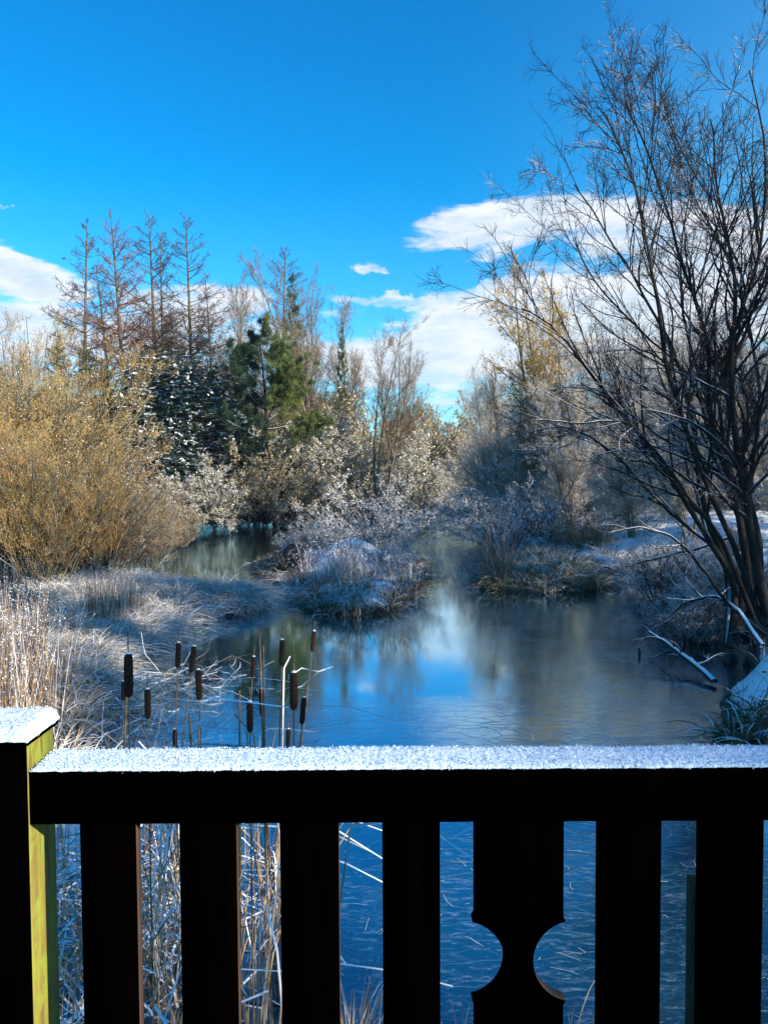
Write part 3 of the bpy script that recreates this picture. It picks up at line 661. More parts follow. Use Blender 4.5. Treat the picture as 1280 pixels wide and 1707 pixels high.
thicket = bush('bramble_thicket', 'thicket', 2.6, 4.2, nst=34, n1=240, n2=2200, n3=9000, leaf=((.55, 'frost'), (.3, 'leaf_olive'), (.15, 'leaf_orange')), nleaf=9000, ls=(.012, .03), twig_m='twig_snowy', stem_m='bark_dark', erect=-.02, tw=.005, lean=1.1)
small_frost = bush('frosted_shrub', 'shrub', 1.9, 2.0, nst=30, n1=200, n2=1400, n3=3500, leaf=((.85, 'frost'), (.15, 'leaf_tan')), nleaf=6500, ls=(.010, .026), twig_m='twig_snowy', stem_m='bark_dark', erect=.05, tw=.0045, lean=.9)
tree_a = bare_tree('bare_tree', 12, n1=34, r=.0075, n3=2200, n4=5000)
tree_b = bare_tree('bare_tree', 12, nst=4, w=.22, n1=60, n2=420, n3=3200, n4=7000, r=.0065)
tree_c = bare_tree('bare_tree', 9, nst=6, w=.34, n1=110, n2=900, n3=6000, n4=12000, r=.007, bark='bark_dark', twig='twig_dark', up=.06, tw=.006)
tree_d = bare_tree('bare_tree', 9, nst=3, w=.25, n1=80, n2=800, n3=6000, n4=14000, r=.008, bark='bark_grey', twig='twig_pale', up=.02, tw=.006, t0=.1)
reseed(61)
birch = bare_tree('yellow_birch', 11, nst=3, w=.14, n1=70, n2=500, n3=3000, n4=5000, up=.03, ang=(30, 60), leaf=['leaf_yellow'], nleaf=3400, ls=(.028, .055), droop=.04, tw=.006, Lf=.34, cat='birch tree')
larch_a = larch('larch', 24.0)
larch_b = larch('larch', 24.0, .22, .28, 120, 'twig_red', density=2100)
larch_c = larch('larch', 24.0, .38, .19, 60, density=900)
spruce_a = spruce('spruce', 12, .2)
spruce_b = spruce('spruce', 12, .24, ('needle_sun_gold', 'needle_dark', 'needle_sun_gold'))

# ------------------------------------------------------------------ far trees
g = 'bare larches standing behind the bushes'
def lar(p, px, ytop, d, label, s_w=1.0):
    H = Z(ytop, d) - .4; s = H / 24.0
    place(p, X(px, d), d, .3, label, g, s=s * s_w, sz=s)
lar(larch_c, 147, 358, 68, 'leftmost tall bare larch with a thin crown standing alone')
lar(larch_b, 216, 342, 62, 'tallest larch with reddish twigs and a thick pale trunk')
lar(larch_b, 193, 440, 72, 'shorter reddish larch just left of the thick-trunked tallest one', 1.1)
lar(larch_a, 262, 350, 66, 'slim dark larch third from the left with a twin beside it')
lar(larch_a, 275, 380, 71, 'slightly lower twin larch hard against the right of the slim dark one', .8)
lar(larch_a, 322, 353, 65, 'isolated straight larch above the snowy evergreen shrub')
lar(larch_b, 357, 455, 74, 'small brown larch right of the isolated straight larch', .95)
lar(larch_a, 475, 408, 60, 'larch rising behind the green pine')
lar(larch_c, 245, 520, 80, 'low thin larch between the slim dark pair and the tallest one', 1.2)
lar(larch_b, 295, 500, 84, 'distant low larch left of the isolated straight one', 1.0)
g = 'spruces behind the bushes'
def spr(p, px, ytop, d, label, w=1.0):
    H = Z(ytop, d) - .3; s = H / 12; place(p, X(px, d), d, .3, label, g, s=s * w, sz=s)
spr(spruce_b, 100, 540, 40, 'golden spruce top with painted-in sunlight above the left willows')
spr(spruce_a, 148, 565, 46, 'dark spruce at the foot of the leftmost larch')
spr(spruce_b, 178, 585, 44, 'yellowish spruce left of the snowy evergreen shrub', 1.1)
spr(spruce_a, 491, 455, 58, 'narrow dark spruce right of the larch behind the pine', .6)
spr(spruce_a, 572, 545, 56, 'patchy ivy-green spruce between two bare trees right of the pine', .45)
spr(spruce_a, 281, 545, 78, 'small dark spruce far behind the snowy evergreen shrub', .7)
d = 42; H = Z(548, d) - .3; reseed(9)
pn = pine('pine', H); place(pn, X(442, d), d, .3, 'bushy green pine with sunlight painted lime on one side beside the snowy shrub', None, rz=0, s=.88, sz=.95)
d = 45; reseed(21)
sdm = snow_dome('snowy_evergreen', 1.0 * (Z(612, d) - .2), 9.0, 7500); place(sdm, X(296, d), d, .2, 'broad dark evergreen shrub loaded with snow below the larches', 'snow covered evergreen shrubs')
d = 47; place(sdm, X(405, d), d, .2, 'lower dark evergreen shrub touching the foot of the pine', 'snow covered evergreen shrubs', s=.55, sz=.62)
g = 'bare trees standing behind the pond'
def bt(p, px, ytop, d, label, base_h, w=1.0, grp=None):
    H = Z(ytop, d) - .3; s = H / base_h; place(p, X(px, d), d, .3, label, grp or g, s=s * w, sz=s)
bt(tree_b, 540, 408, 50, 'tallest bare tree with fanned upright branches right of the pine', 11.3, .85)
bt(tree_b, 632, 505, 46, 'bare multi-stemmed tree left of the far end of the pond', 11.3, 1.0)
bt(tree_a, 385, 450, 66, 'thin bare tree behind the left edge of the pine', 11.5, .9)
bt(tree_a, 425, 480, 70, 'thin bare tree directly behind the top of the pine', 11.5)
bt(tree_a, 512, 470, 62, 'slender bare tree between the narrow spruce and the fanned tree', 11.5, .8)
bt(tree_a, 590, 480, 60, 'slender bare tree between the two fanned bare trees', 11.5, .9)
bt(tree_b, 45, 520, 42, 'pale bare tree above the willows at the left edge', 11.3, 1.0)
bt(tree_b, -20, 560, 46, 'bare tree cut by the left edge of the view', 11.3, 1.0)
bt(tree_b, 668, 600, 66, 'small bare tree above the golden bushes left of the channel', 11.3)
bt(tree_b, 705, 680, 84, 'far bare tree left of the gap over the channel', 11.3)
for i, (px, yt, d) in enumerate([(735, 705, 110), (762, 720, 130), (790, 708, 120), (690, 670, 105), (815, 690, 100), (845, 640, 90)]):
    bt(tree_b if i % 2 else tree_a, px, yt, d, ['hazy small tree in the middle of the far gap', 'lowest distant tree right of the middle of the far gap', 'distant tree at the right side of the far gap',
       'distant tree on the left side of the far gap', 'distant tree behind the right bank of the channel', 'far tree left of the yellow birch'][i], 11.4, 1.6)
# far wooded line that closes the horizon
TLN = ['behind the left edge of the willows, outside the view', 'left of the view behind the outermost willow', 'at the very left edge of the view', 'behind the tall golden willow', 'behind the sunlit spruce', 'behind the leftmost larch',
       'behind the thick-trunked tallest larch', 'behind the slim twin larches', 'behind the isolated straight larch', 'behind the small brown larch', 'behind the pine crown', 'behind the larch right of the pine',
       'behind the fanned bare tree', 'between the two fanned bare trees', 'behind the multi-stemmed bare tree', 'just left of the far gap', 'low in the far gap', 'at the right of the far gap', 'left of the yellow birch',
       'behind the yellow birch', 'right of the yellow birch', 'behind the arching alder limb', 'behind the left alder stems', 'behind the middle alder stems', 'behind the right alder stems', 'at the right edge of the view', 'just outside the right edge', 'well outside the right edge']
for i, ln in enumerate(TLN):
    px = -190 + i * 62; d = random.uniform(105, 165); yt = random.uniform(700, 725) if 640 < px < 860 else random.uniform(600, 670)
    p = [tree_a, tree_b, tree_c][i % 3]; H = Z(yt, d) - .3; s = H / (9 if p is tree_c else 11.4)
    place(p, X(px, d), d, .3, 'distant horizon tree ' + ln, 'distant bare trees on the horizon', s=s * 1.5, sz=s)

# ------------------------------------------------------------------ bushes around the pond
g = 'bushes on the far bank'
def bs(p, px, ytop, d, label, bh, w=1.0, grp=None, zb=.25):
    H = Z(ytop, d) - zb; s = H / bh; place(p, X(px, d), d, zb, label, grp or g, s=s * w, sz=s)
bs(frost_a, 385, 765, 41, 'frosted bush at the back of the dark bay under the evergreen shrubs', 5.6, 1.15)
bs(frost_a, 315, 785, 39, 'frosted bush at the left end of the dark bay under the big snowy shrub', 5.6, 1.2)
bs(frost_b, 440, 735, 44, 'olive bush at the foot of the pine above the bay', 5.6, 1.0)
bs(frost_a, 455, 715, 48, 'frosted bush behind the dark bay below the pine', 5.6)
bs(frost_b, 470, 670, 56, 'golden-green bush right of the pine trunk', 5.6)
bs(frost_a, 520, 705, 50, 'dark frosted bush behind the left island', 5.6, 1.05)
bs(frost_b, 545, 660, 58, 'pale yellow bush under the fanned bare tree', 5.6)
bs(frost_a, 590, 715, 52, 'frosted bush directly behind the island shrub', 5.6, 1.0)
bs(frost_b, 620, 655, 60, 'golden bush under the multi-stemmed bare tree', 5.6, 1.0)
bs(frost_a, 655, 725, 54, 'olive frosted bush left of the channel mouth', 5.6, .95)
bs(frost_b, 690, 665, 64, 'tall golden bush left of the channel', 5.6, .95)
bs(frost_b, 722, 735, 62, 'orange-tinted bush at the left lip of the channel', 5.6, .8)
bs(frost_a, 702, 775, 58, 'low dark bush overhanging the left lip of the channel', 5.6, 1.2)
bs(frost_b, 752, 752, 84, 'far golden bush at the end of the channel', 5.6, 1.0)
bs(frost_a, 790, 762, 88, 'far frosted bush closing the end of the channel', 5.6, 1.2)
bs(frost_b, 425, 690, 62, 'bush behind the evergreen and the pine foot', 5.6)
bs(thicket, 420, 845, 47, 'low frosted thicket on the bay shore, left part', 2.4, 1.3)
bs(thicket, 530, 835, 50, 'low frosted thicket on the bay shore, right part', 2.4, 1.3)
bs(thicket, 740, 800, 62, 'frosted thicket hanging over the narrow channel from the left', 2.4, 1.2)
g = 'golden willows on the left bank'
bs(willow_a, 45, 585, 24, 'tall golden willow second from the left edge', 5.6, 1.0)
bs(willow_a, 88, 572, 27, 'tallest golden willow below the sunlit spruce', 5.6, .68)
bs(willow_a, 0, 640, 21, 'golden willow cut by the left edge', 5.6, 1.1)
bs(willow_b, 85, 655, 26, 'pale twiggy willow left of the snowy evergreen shrub', 4.7, 1.05)
bs(willow_b, 190, 785, 25, 'greyish willow in front of the snowy evergreen shrub', 4.7, 1.1)
bs(willow_b, 255, 815, 26, 'low greyish willow at the right end of the left thicket', 4.7, 1.1)
bs(willow_b, 295, 842, 28.5, 'lowest willow leaning over the dark bay', 4.7, 1.2)
bs(willow_a, 30, 700, 18, 'golden willow in front at the left edge', 5.6, 1.05)
bs(willow_b, 130, 735, 20.5, 'frosted willow in front of the tallest golden one', 4.7, 1.1)
bs(willow_b, 185, 805, 20.5, 'low frosted willow behind the frosted grass spit', 4.7, 1.2)
bs(willow_b, 245, 862, 22, 'lowest frosted willow bordering the grass spit', 4.7, 1.3)
bs(willow_a, -60, 560, 26, 'golden willow mostly outside the left edge', 5.6, 1.1)
g = 'rust coloured shrubs among the willows'
bs(rusty, 88, 715, 17.5, 'rust orange shrub in front of the left willows', 3.7, 1.0)
bs(rusty, 170, 800, 18.5, 'low rusty shrub right of the taller orange one', 3.7, 1.1)
bs(rusty, 62, 790, 16.5, 'small rusty shrub nearest the left edge', 3.7, 1.0)
g = 'bushes on the right bank'
bs(frost_c, 835, 728, 48, 'golden grey bush at the right lip of the channel', 5.6, .8)
bs(frost_c, 880, 705, 40, 'frosted bush below the yellow birch', 5.6, .9)
bs(frost_c, 930, 660, 36, 'tall bush behind the right island', 5.6, .8)
bs(frost_c, 985, 660, 34, 'frosted bush right of the yellow birch', 5.6, .8)
bs(frost_c, 1050, 610, 36, 'bush high on the right bank behind the leaning alder', 5.6, .8)
bs(frost_c, 1120, 610, 34, 'frosted bush above the leaf-strewn bank', 5.6, .8)
bs(frost_c, 1200, 565, 34, 'bush behind the alder trunks', 5.6, .9)
bs(frost_c, 1280, 590, 30, 'bush at the right edge behind the alder', 5.6, .9)
bs(thicket, 850, 775, 33, 'frosted thicket arching over the channel from the right', 2.4, 1.0)
bs(thicket, 905, 790, 27, 'frosted thicket behind the right grass island', 2.4, 1.0)
bs(thicket, 960, 770, 27, 'tangled thicket between island and bank', 2.4, .9)
bs(thicket, 1150, 770, 30, 'thicket at the top of the leaf-strewn bank', 2.4, 1.0)
bs(thicket, 1060, 800, 33, 'frosted thicket above the snowy bank left of the alder', 2.4, 1.0)
bs(rusty, 1000, 872, 23.5, 'rusty brown brush at the left end of the leaf-strewn bank', 3.7, 1.4)
bs(rusty, 960, 865, 24, 'rusty brown brush right behind the grass island', 3.7, 1.2)
d = 27; bs(birch, 915, 432, 33, 'slim birch still holding yellow leaves', 10.2, .85, 'birches on the right bank')
bs(birch, 885, 545, 33, 'lower birch with yellow leaves left of the slim one', 10.2, .8, 'birches on the right bank')
g = 'bare trees on the right bank'
for px, yt, d, p, l, w in [(960, 580, 26, tree_d, 'snow-dusted bare tree right of the yellow birch', .8), (1060, 570, 24, tree_d, 'snow-dusted bare tree behind the arching alder limb', .8),
                        (1150, 540, 22, tree_d, 'dark bare tree behind the middle alder trunks', .8), 
                        (800, 620, 44, tree_d, 'pale frosted tree at the right lip of the channel', .8), (850, 575, 38, tree_d, 'pale frosted tree left of the birches', .8), (925, 520, 35, tree_d, 'pale frosted tree hard against the birches on the right', .8), (975, 505, 32, tree_d, 'tall pale frosted tree right of the birches', .85),
                        (1035, 520, 30, tree_d, 'pale frosted tree over the arching alder limb', .85), (1090, 505, 29, tree_d, 'pale frosted tree behind the left alder stems', .85), (1155, 500, 31, tree_d, 'pale frosted tree between the alder stems', .85), (1220, 520, 27, tree_d, 'pale frosted tree behind the right alder stems', .85),
                        (1285, 500, 28, tree_d, 'pale frosted tree at the right edge of the view', .85), (1350, 560, 22, tree_d, 'snow-dusted bare tree cut by the right edge', .8), (820, 590, 40, tree_d, 'pale bare tree at the right side of the channel', .7),
                        (1010, 600, 32, tree_d, 'bare tree high on the bank right of the birch', .8), (1110, 560, 30, tree_c, 'bare tree on the bank crest behind the alder', .8),
                        (1190, 540, 28, tree_d, 'bare tree on the bank crest near the right edge', .8), (1270, 520, 27, tree_c, 'bare tree on the crest at the far right', .8)]:
    bt(p, px, yt, d, l, 8.4, w)
# unseen belt of spruces, added to cast shade, behind and to the right of the deck: it shades the deck, the near reeds and the islands
for i, (s_, dd, hh, ln) in enumerate([(-2, 0, 15, 'nearest the deck'), (1.5, 2, 16, 'second from the deck'), (4.6, -1, 17, 'third from the deck'), (7.6, 1.5, 17.5, 'just before the middle of the belt'), (10.6, 0, 17, 'in the middle of the belt'),
        (13.6, 2, 17.5, 'just past the middle of the belt'), (16.8, 0, 16.5, 'level with the alder'), (19.8, 1.5, 15.5, 'second from the far end'), (23, 0, 14, 'at the far end')]):
    place(spruce_a, 23.5 + s_ * .34 + dd * .94, -8.5 + s_ * .94 - dd * .34, .3, 'spruce of the unseen shade-casting belt, ' + ln, 'spruce belt right of the deck, outside the view', s=hh / 12 * 1.5, sz=hh / 12)

# ------------------------------------------------------------------ the alder on the right
def alder():
    root = thing('alder_tree', 'many-stemmed dark alder leaning over the right side of the pond', 'alder tree', loc=(0, 0, 0))
    T = [  # control points px, py, d ; base radius
        ([(1262, 1075, 11.6), (1225, 985, 11.8), (1180, 905, 12.0), (1110, 800, 12.3), (1060, 735, 12.3), (1000, 665, 12.0), (955, 600, 11.7), (910, 555, 11.5), (860, 530, 11.3)], .085),
        ([(1258, 1075, 11.9), (1215, 960, 12.3), (1172, 850, 12.6), (1150, 700, 12.8), (1120, 600, 12.8), (1070, 500, 12.6), (1010, 400, 12.4), (950, 310, 12.2)], .10),
        ([(1268, 1075, 11.8), (1250, 960, 11.6), (1225, 830, 11.5), (1180, 700, 11.4), (1170, 560, 11.4), (1125, 420, 11.4), (1085, 280, 11.3), (1040, 170, 11.2)], .11),
        ([(1272, 1080, 11.4), (1262, 940, 11.0), (1236, 800, 10.8), (1222, 640, 10.8), (1228, 480, 10.9), (1200, 330, 11.0), (1180, 200, 11.0)], .12),
        ([(1280, 1080, 11.7), (1272, 940, 11.9), (1240, 780, 12.0), (1218, 620, 12.1), (1262, 440, 12.2), (1270, 280, 12.3), (1240, 120, 12.4)], .12),
        ([(1266, 1070, 12.0), (1205, 930, 13.0), (1130, 870, 13.5), (1060, 800, 13.5), (1000, 745, 13.2), (930, 715, 13.0), (860, 730, 12.8)], .06),
        ([(1256, 1060, 11.7), (1200, 900, 11.2), (1140, 820, 10.8), (1080, 740, 10.7), (1040, 700, 10.5), (960, 700, 10.4), (890, 690, 10.3)], .055),
        ([(1260, 1060, 12.1), (1240, 880, 12.8), (1180, 700, 13.2), (1130, 560, 13.5), (1120, 430, 13.6), (1140, 300, 13.6)], .08),
        ([(1268, 1070, 12.2), (1248, 860, 13.3), (1260, 660, 14), (1225, 480, 14.3), (1160, 350, 14.5), (1110, 230, 14.6)], .08),
        ([(1270, 1078, 11.5), (1215, 900, 11.0), (1150, 760, 10.6), (1110, 620, 10.4), (1085, 470, 10.4), (1050, 330, 10.4), (1000, 190, 10.5)], .07),
        ([(1275, 1078, 12.0), (1240, 900, 12.6), (1190, 760, 13.0), (1150, 640, 13.2), (1060, 560, 13.2), (980, 480, 13.2), (940, 400, 13.2)], .06),
        ([(1262, 1075, 11.3), (1215, 1010, 10.9), (1160, 935, 10.7), (1110, 895, 10.6), (1060, 880, 10.6), (1010, 885, 10.6)], .04)]
    K = 26; Ps = []; Rs = []; reseed(44)
    for cp, r in T:
        w = np.array([(X(px, d), d, Z(py, d)) for px, py, d in cp]); w[0, 2] = .15; w[0, 0] += RNG.uniform(-.55, .35); w[0, 1] += RNG.uniform(-.3, .3)
        n = len(w); ts = np.linspace(0, n - 1, K); q = []
        for t in ts:
            i = min(int(t), n - 2); f = t - i
            p0, p1, p2, p3 = w[max(i - 1, 0)], w[i], w[i + 1], w[min(i + 2, n - 1)]
            q.append(.5 * (2 * p1 + (p2 - p0) * f + (2 * p0 - 5 * p1 + 4 * p2 - p3) * f * f + (3 * p1 - p0 - 3 * p2 + p3) * f ** 3))
        q = np.array(q); q[2:] += np.cumsum(RNG.normal(size=(K - 2, 3)) * .012, 0); Ps.append(q)
        t = np.linspace(0, 1, K); Rs.append(r * .54 * (1 - t) ** 1.25 * (1 + .2 * np.exp(-t * 14)) + .010)
    P0 = np.array(Ps); R0 = np.array(Rs)
    P1, R1 = sprout(P0, R0, 250, .24, .98, .30, (15, 48), 10, .025, .08, .6, .0055, shrink=.35)
    P2, R2 = sprout(P1, R1, 1600, .15, 1, .42, (20, 50), 7, .03, .09, .55, .0045, .3)
    P3, R3 = sprout(P2, R2, 9000, .1, 1, .5, (20, 55), 5, .0, .11, .6, .0034, .18)
    P4, R4 = sprout(P3, R3, 15000, .1, 1, .55, (25, 60), 4, .0, .12, .6, .0024, .10)
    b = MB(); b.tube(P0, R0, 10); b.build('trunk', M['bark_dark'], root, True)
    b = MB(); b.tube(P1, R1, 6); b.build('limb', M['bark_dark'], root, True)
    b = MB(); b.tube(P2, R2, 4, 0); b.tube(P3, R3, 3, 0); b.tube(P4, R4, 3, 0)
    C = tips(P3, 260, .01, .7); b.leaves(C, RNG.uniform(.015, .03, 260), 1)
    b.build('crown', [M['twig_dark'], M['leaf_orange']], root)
alder()

# ------------------------------------------------------------------ grasses
def blades(centers, nb, L, spread, droop, wd, mats_p, K=5, base_r=.08, z=None, up=1.0, kink=0.0):
    """arching blades in tufts -> MB"""
    n = len(centers) * nb; c = np.repeat(centers, nb, 0)
    a = RNG.uniform(0, 2 * np.pi, n); r = np.abs(RNG.normal(size=n)) * base_r
    x = c[:, 0] + np.cos(a) * r; y = c[:, 1] + np.sin(a) * r
    zz = height(x, y) if z is None else np.full(n, z); zz = np.maximum(zz, 0) - .01
    a2 = a + RNG.normal(size=n) * .5; til = np.abs(RNG.normal(size=n)) * spread
    d = norm(np.stack([np.cos(a2) * til, np.sin(a2) * til, np.full(n, up)], 1)); LL = RNG.uniform(L[0], L[1], n)
    t = np.linspace(0, 1, K)[None, :, None]
    out = np.stack([np.cos(a2), np.sin(a2), 0 * a2], 1)[:, None]
    dr = (droop * RNG.uniform(.4, 1.3, n))[:, None, None]
    P = np.stack([x, y, zz], 1)[:, None] + LL[:, None, None] * (d[:, None] * t + out * dr * t ** 2 * .6 - np.array([0, 0, 1.]) * dr * t ** 2.5 * .75)
    if kink: 
        kk = RNG.normal(size=(n, 1, 3)) * kink; P = P + kk * np.clip(t - .45, 0, 1) * LL[:, None, None]
    P[:, :, 2] = np.maximum(P[:, :, 2], .006)
    W = np.broadcast_to(wd * (1 - np.linspace(0, 1, K) ** 2 * .8)[None], (n, K)) * RNG.uniform(.6, 1.2, (n, 1))
    pr = np.array(mats_p); return P, W, RNG.choice(len(pr), n, p=pr / pr.sum())
def scatter(n, xr, yr, ok):
    out = []; tot = 0
    while tot < n:
        x = RNG.uniform(*xr, n * 2); y = RNG.uniform(*yr, n * 2); k = ok(x, y); out.append(np.stack([x[k], y[k]], 1)); tot += k.sum()
        if k.sum() == 0: break
    return np.concatenate(out)[:n]
def inpoly(poly, grow=0.0): return lambda x, y: sdf(x, y, poly) > -grow

# left spit: frosted arching tussocks
spit = lambda x, y: (fbm(x * 2.4, y * 1.6 + 30) > .40 + .08 * np.sin(y)) & (land(x, y) > -.05) & (x > -9) & (x < -1.8) & (y < 18.6) & (y > 6.5) & (x > -3.2 - (y - 3) * .32)
c = scatter(1500, (-9, -1.8), (6.5, 24.5), spit)
b = MB(); P, W, m = blades(c, 26, (.25, .7), .6, .8, .0055, (.55, .45)); b.ribbon(P, W, m)
b.build('frosted_grass', [M['grass_frost'], M['straw']]); tag(bpy.data.objects['frosted_grass'], 'frost covered arching grass on the left spit', 'grass', kind='stuff')
edge = lambda x, y: (np.abs(land(x, y)) < .22) & (x < -1.8) & (sdf(x, y, ISL_L) < -.3) & (y > 9)
c = scatter(170, (-7, -1.8), (9, 24), edge)
b = MB(); P, W, m = blades(c, 34, (.4, .8), .7, 1.0, .0055, (.8, .2)); b.ribbon(P, W, m)
o = b.build('frosted_sedge', [M['grass_frost'], M['straw']]); tag(o, 'frosted sedge drooping over the edge of the left spit', 'grass', kind='stuff')
# upright brown reeds on the left bank
rd = lambda x, y: (land(x, y) > .3) & (y < 14 + 0 * x) & ((x < -.27 * y) | (RNG.random(x.shape) < .12)) & (x < -2.2) & (x > -3.2 - y * .38) & (fbm(x * .9, y * .9) > .44)
c = scatter(420, (-9, -2.2), (6.5, 19), rd)
b = MB(); P, W, m = blades(c, 9, (.6, 1.15), .10, .12, .004, (.55, .25, .2), base_r=.12); b.ribbon(P, W, m)
Ct = P[:, -1]; k = RNG.random(len(Ct)) < .5; Ct = np.repeat(Ct[k], 5, 0) + RNG.normal(size=(k.sum() * 5, 3)) * [.012, .012, .05]; b.leaves(Ct, RNG.uniform(.006, .016, len(Ct)), 2, aspect=.4)
o = b.build('brown_reeds', [M['straw_brown'], M['straw'], M['grass_frost']]); tag(o, 'thin upright brown reed stems on the left bank', 'reeds', kind='stuff')
# islands
c = scatter(620, (-4.2, 1.4), (14.8, 28), lambda x, y: (sdf(x, y, ISL_L) > -.15) & (fbm(x * 2 + 3, y * 1.3 + 9) > .43))
keep = RNG.random(len(c)) < np.where(((c[:, 1] > 19.5) & (sdf(c[:, 0], c[:, 1], ISL_L) > .35)), .06, .8); c = c[keep]
b = MB(); P, W, m = blades(c, 14, (.15, .42), .5, .45, .006, (.22, .34, .44)); b.ribbon(P, W, m)
o = b.build('island_grass', [M['grass_frost'], M['straw_brown'], M['grass_green']]); tag(o, 'frosted grass and dead stalks on the left island', 'grass', kind='stuff')
for poly, nm, lb, xr, yr, mp in [(ISL_L, 'island_fringe', 'dark and frosted blades drooping over the rim of the left island', (-4.6, 1.8), (14.4, 28), (.30, .30, .40)), (ISL_R, 'island_fringe', 'dark blades drooping over the rim of the right island', (2, 6.6), (17.6, 23.6), (.2, .3, .5))]:
    c = scatter(330, xr, yr, lambda x, y: (np.abs(land(x, y) - .05) < .16) & (sdf(x, y, poly) > -.6))
    b = MB(); P, W, m = blades(c, 20, (.2, .55), .8, .9, .0055, mp, base_r=.10); b.ribbon(P, W, m)
    o = b.build(nm, [M['grass_frost'], M['straw_brown'], M['grass_green']]); tag(o, lb, 'grass', kind='stuff')
c = scatter(150, (-2.2, 1.2), (15.0, 21), lambda x, y: (sdf(x, y, ISL_L) > 0) & (fbm(x * 2.2 + 7, y * 1.5) > .46))
b = MB(); P, W, m = blades(c, 14, (.2, .8), .3, .2, .0045, (.28, .72), base_r=.2); b.ribbon(P, W, m)
Ct = np.repeat(P[:, -1], 4, 0); Ct = Ct + RNG.normal(size=Ct.shape) * .03; b.leaves(Ct, RNG.uniform(.008, .02, len(Ct)), 0, aspect=.6)
o = b.build('dead_stalks', [M['grass_frost'], M['straw_brown']]); tag(o, 'frosted dead stalks standing on the front of the left island', 'plants', kind='stuff')
c = scatter(420, (2.2, 6.1), (18, 23.2), lambda x, y: sdf(x, y, ISL_R) > -.1)
b = MB(); P, W, m = blades(c, 30, (.3, .7), .55, .6, .006, (.30, .48, .22)); b.ribbon(P, W, m)
o = b.build('island_sedge', [M['grass_frost'], M['grass_green'], M['straw']]); tag(o, 'green and frosted sedge covering the right island', 'grass', kind='stuff')
c = scatter(30, (2.3, 3.2), (18.3, 20.5), lambda x, y: sdf(x, y, ISL_R) > -.1)
b = MB(); P, W, m = blades(c, 12, (.9, 1.7), .35, .1, .005, (.7, .3), base_r=.08); b.ribbon(P, W, m)
o = b.build('dark_reeds', [M['straw_brown'], M['twig_snowy']]); tag(o, 'dark upright reeds at the left end of the right island', 'reeds', kind='stuff')
for px, yt, d, l in [(632, 800, 23.5, 'tall frosted shrub at the back of the left island'), (590, 862, 25.5, 'frosted shrub behind the snowy hump of the left island'), (510, 862, 25, 'pinkish frosted shrub on the left end of the left island'),
                     (655, 890, 20.5, 'small frosted shrub at the right side of the left island'), (545, 868, 26, 'low frosted shrub between the two humps of the left island'), (560, 940, 17.2, 'low twiggy shrub at the front of the left island')]:
    bs(small_frost, px, yt, d, l, 1.8, 1.1, 'frosted shrubs on the left island', zb=gz(X(px, d), d))
# right bank brush and grass
c = scatter(420, (3.4, 13), (5, 30), lambda x, y: ((y > 11) | (RNG.random(x.shape) < .15)) & (land(x, y) > 0) & (land(x, y) < 1.2) & (sdf(x, y, ISL_R) < -.2))
b = MB(); P, W, m = blades(c, 14, (.25, .7), .6, .6, .005, (.35, .35, .3)); b.ribbon(P, W, m)
o = b.build('bank_grass', [M['grass_frost'], M['straw_brown'], M['grass_green']]); tag(o, 'tangled grass along the edge of the right bank', 'grass', kind='stuff')
c = scatter(5200, (3.6, 18), (6, 34), lambda x, y: (land(x, y) > .15))
zz = height(c[:, 0], c[:, 1]) + .012
b = MB(); b.leaves(np.stack([c[:, 0], c[:, 1], zz], 1), RNG.uniform(.015, .045, len(c)), RNG.integers(0, 2, len(c)), up=4, aspect=.7, axis=norm(RNG.normal(size=(len(c), 3)) * [1, 1, .25]))
o = b.build('fallen_leaves', [M['litter'], M['leaf_orange']]); tag(o, 'brown fallen leaves scattered on the snow of the right bank', 'leaves', kind='stuff')
def at_bank(px, py, z=.3): d = Dg(py, z); return X(px, d), d
for px, yt, d, s, l in [(1150, 985, 12.6, 1.0, 'twiggy snow-lined shrub leaning over the ice below the alder'), (1215, 960, 13.5, 1.2, 'shrub at the foot of the alder stems'),
                        (1100, 900, 17.2, 1.0, 'low brush at the back corner of the right inlet'), (1240, 900, 15.5, 1.0, 'brush behind the alder foot'), (1180, 905, 18.5, 1.0, 'brush on the bank left of the alder foot')]:
    x = X(px, d); bs(small_frost, px, yt, d, l, 1.8, s, 'low shrubs under the alder', zb=max(gz(x, d), 0))

reseed(77)
dark_brush = bush('dark_brush', 'shrub', 2.0, 2.3, nst=34, n1=240, n2=1500, n3=4200, leaf=((.5, 'litter'), (.3, 'frost'), (.2, 'leaf_olive')), nleaf=2200, ls=(.010, .022), twig_m='twig_dark', stem_m='bark_dark', erect=.05, tw=.0042, lean=1.0)
for px, yt, d, w_, l in [(1110, 1000, 13.8, 1.2, 'dark twiggy shrub standing at the ice edge left of the alder'), (1180, 985, 12.6, 1.1, 'dark shrub in front of the leaning alder stem'), (1245, 960, 13.2, 1.2, 'dark shrub around the alder foot'), (1175, 915, 16.8, 1.3, 'dark brush behind the leaning alder stem'),
                         (1085, 915, 20.8, 1.2, 'dark brush at the head of the right inlet'), (1270, 900, 15.0, 1.3, 'dark brush at the right edge behind the alder'), (1225, 870, 21, 1.3, 'dark brush on the bank crest behind the alder'), (1150, 880, 23, 1.1, 'dark brush at the top right of the leaf-strewn bank'),
                         (950, 880, 24.5, 1.3, 'dark brush behind the right island'), (870, 870, 27, 1.3, 'dark brush behind the left end of the right island'), (1290, 1010, 11.0, 1.0, 'dark shrub cut by the right edge in front of the alder')]:
    x = X(px, d); bs(dark_brush, px, yt, d, l, 1.9, w_, 'dark brush on the right bank', zb=max(gz(x, d), 0))
c = scatter(30, (3.4, 4.2), (7.3, 8.1), lambda x, y: land(x, y) > -.05)
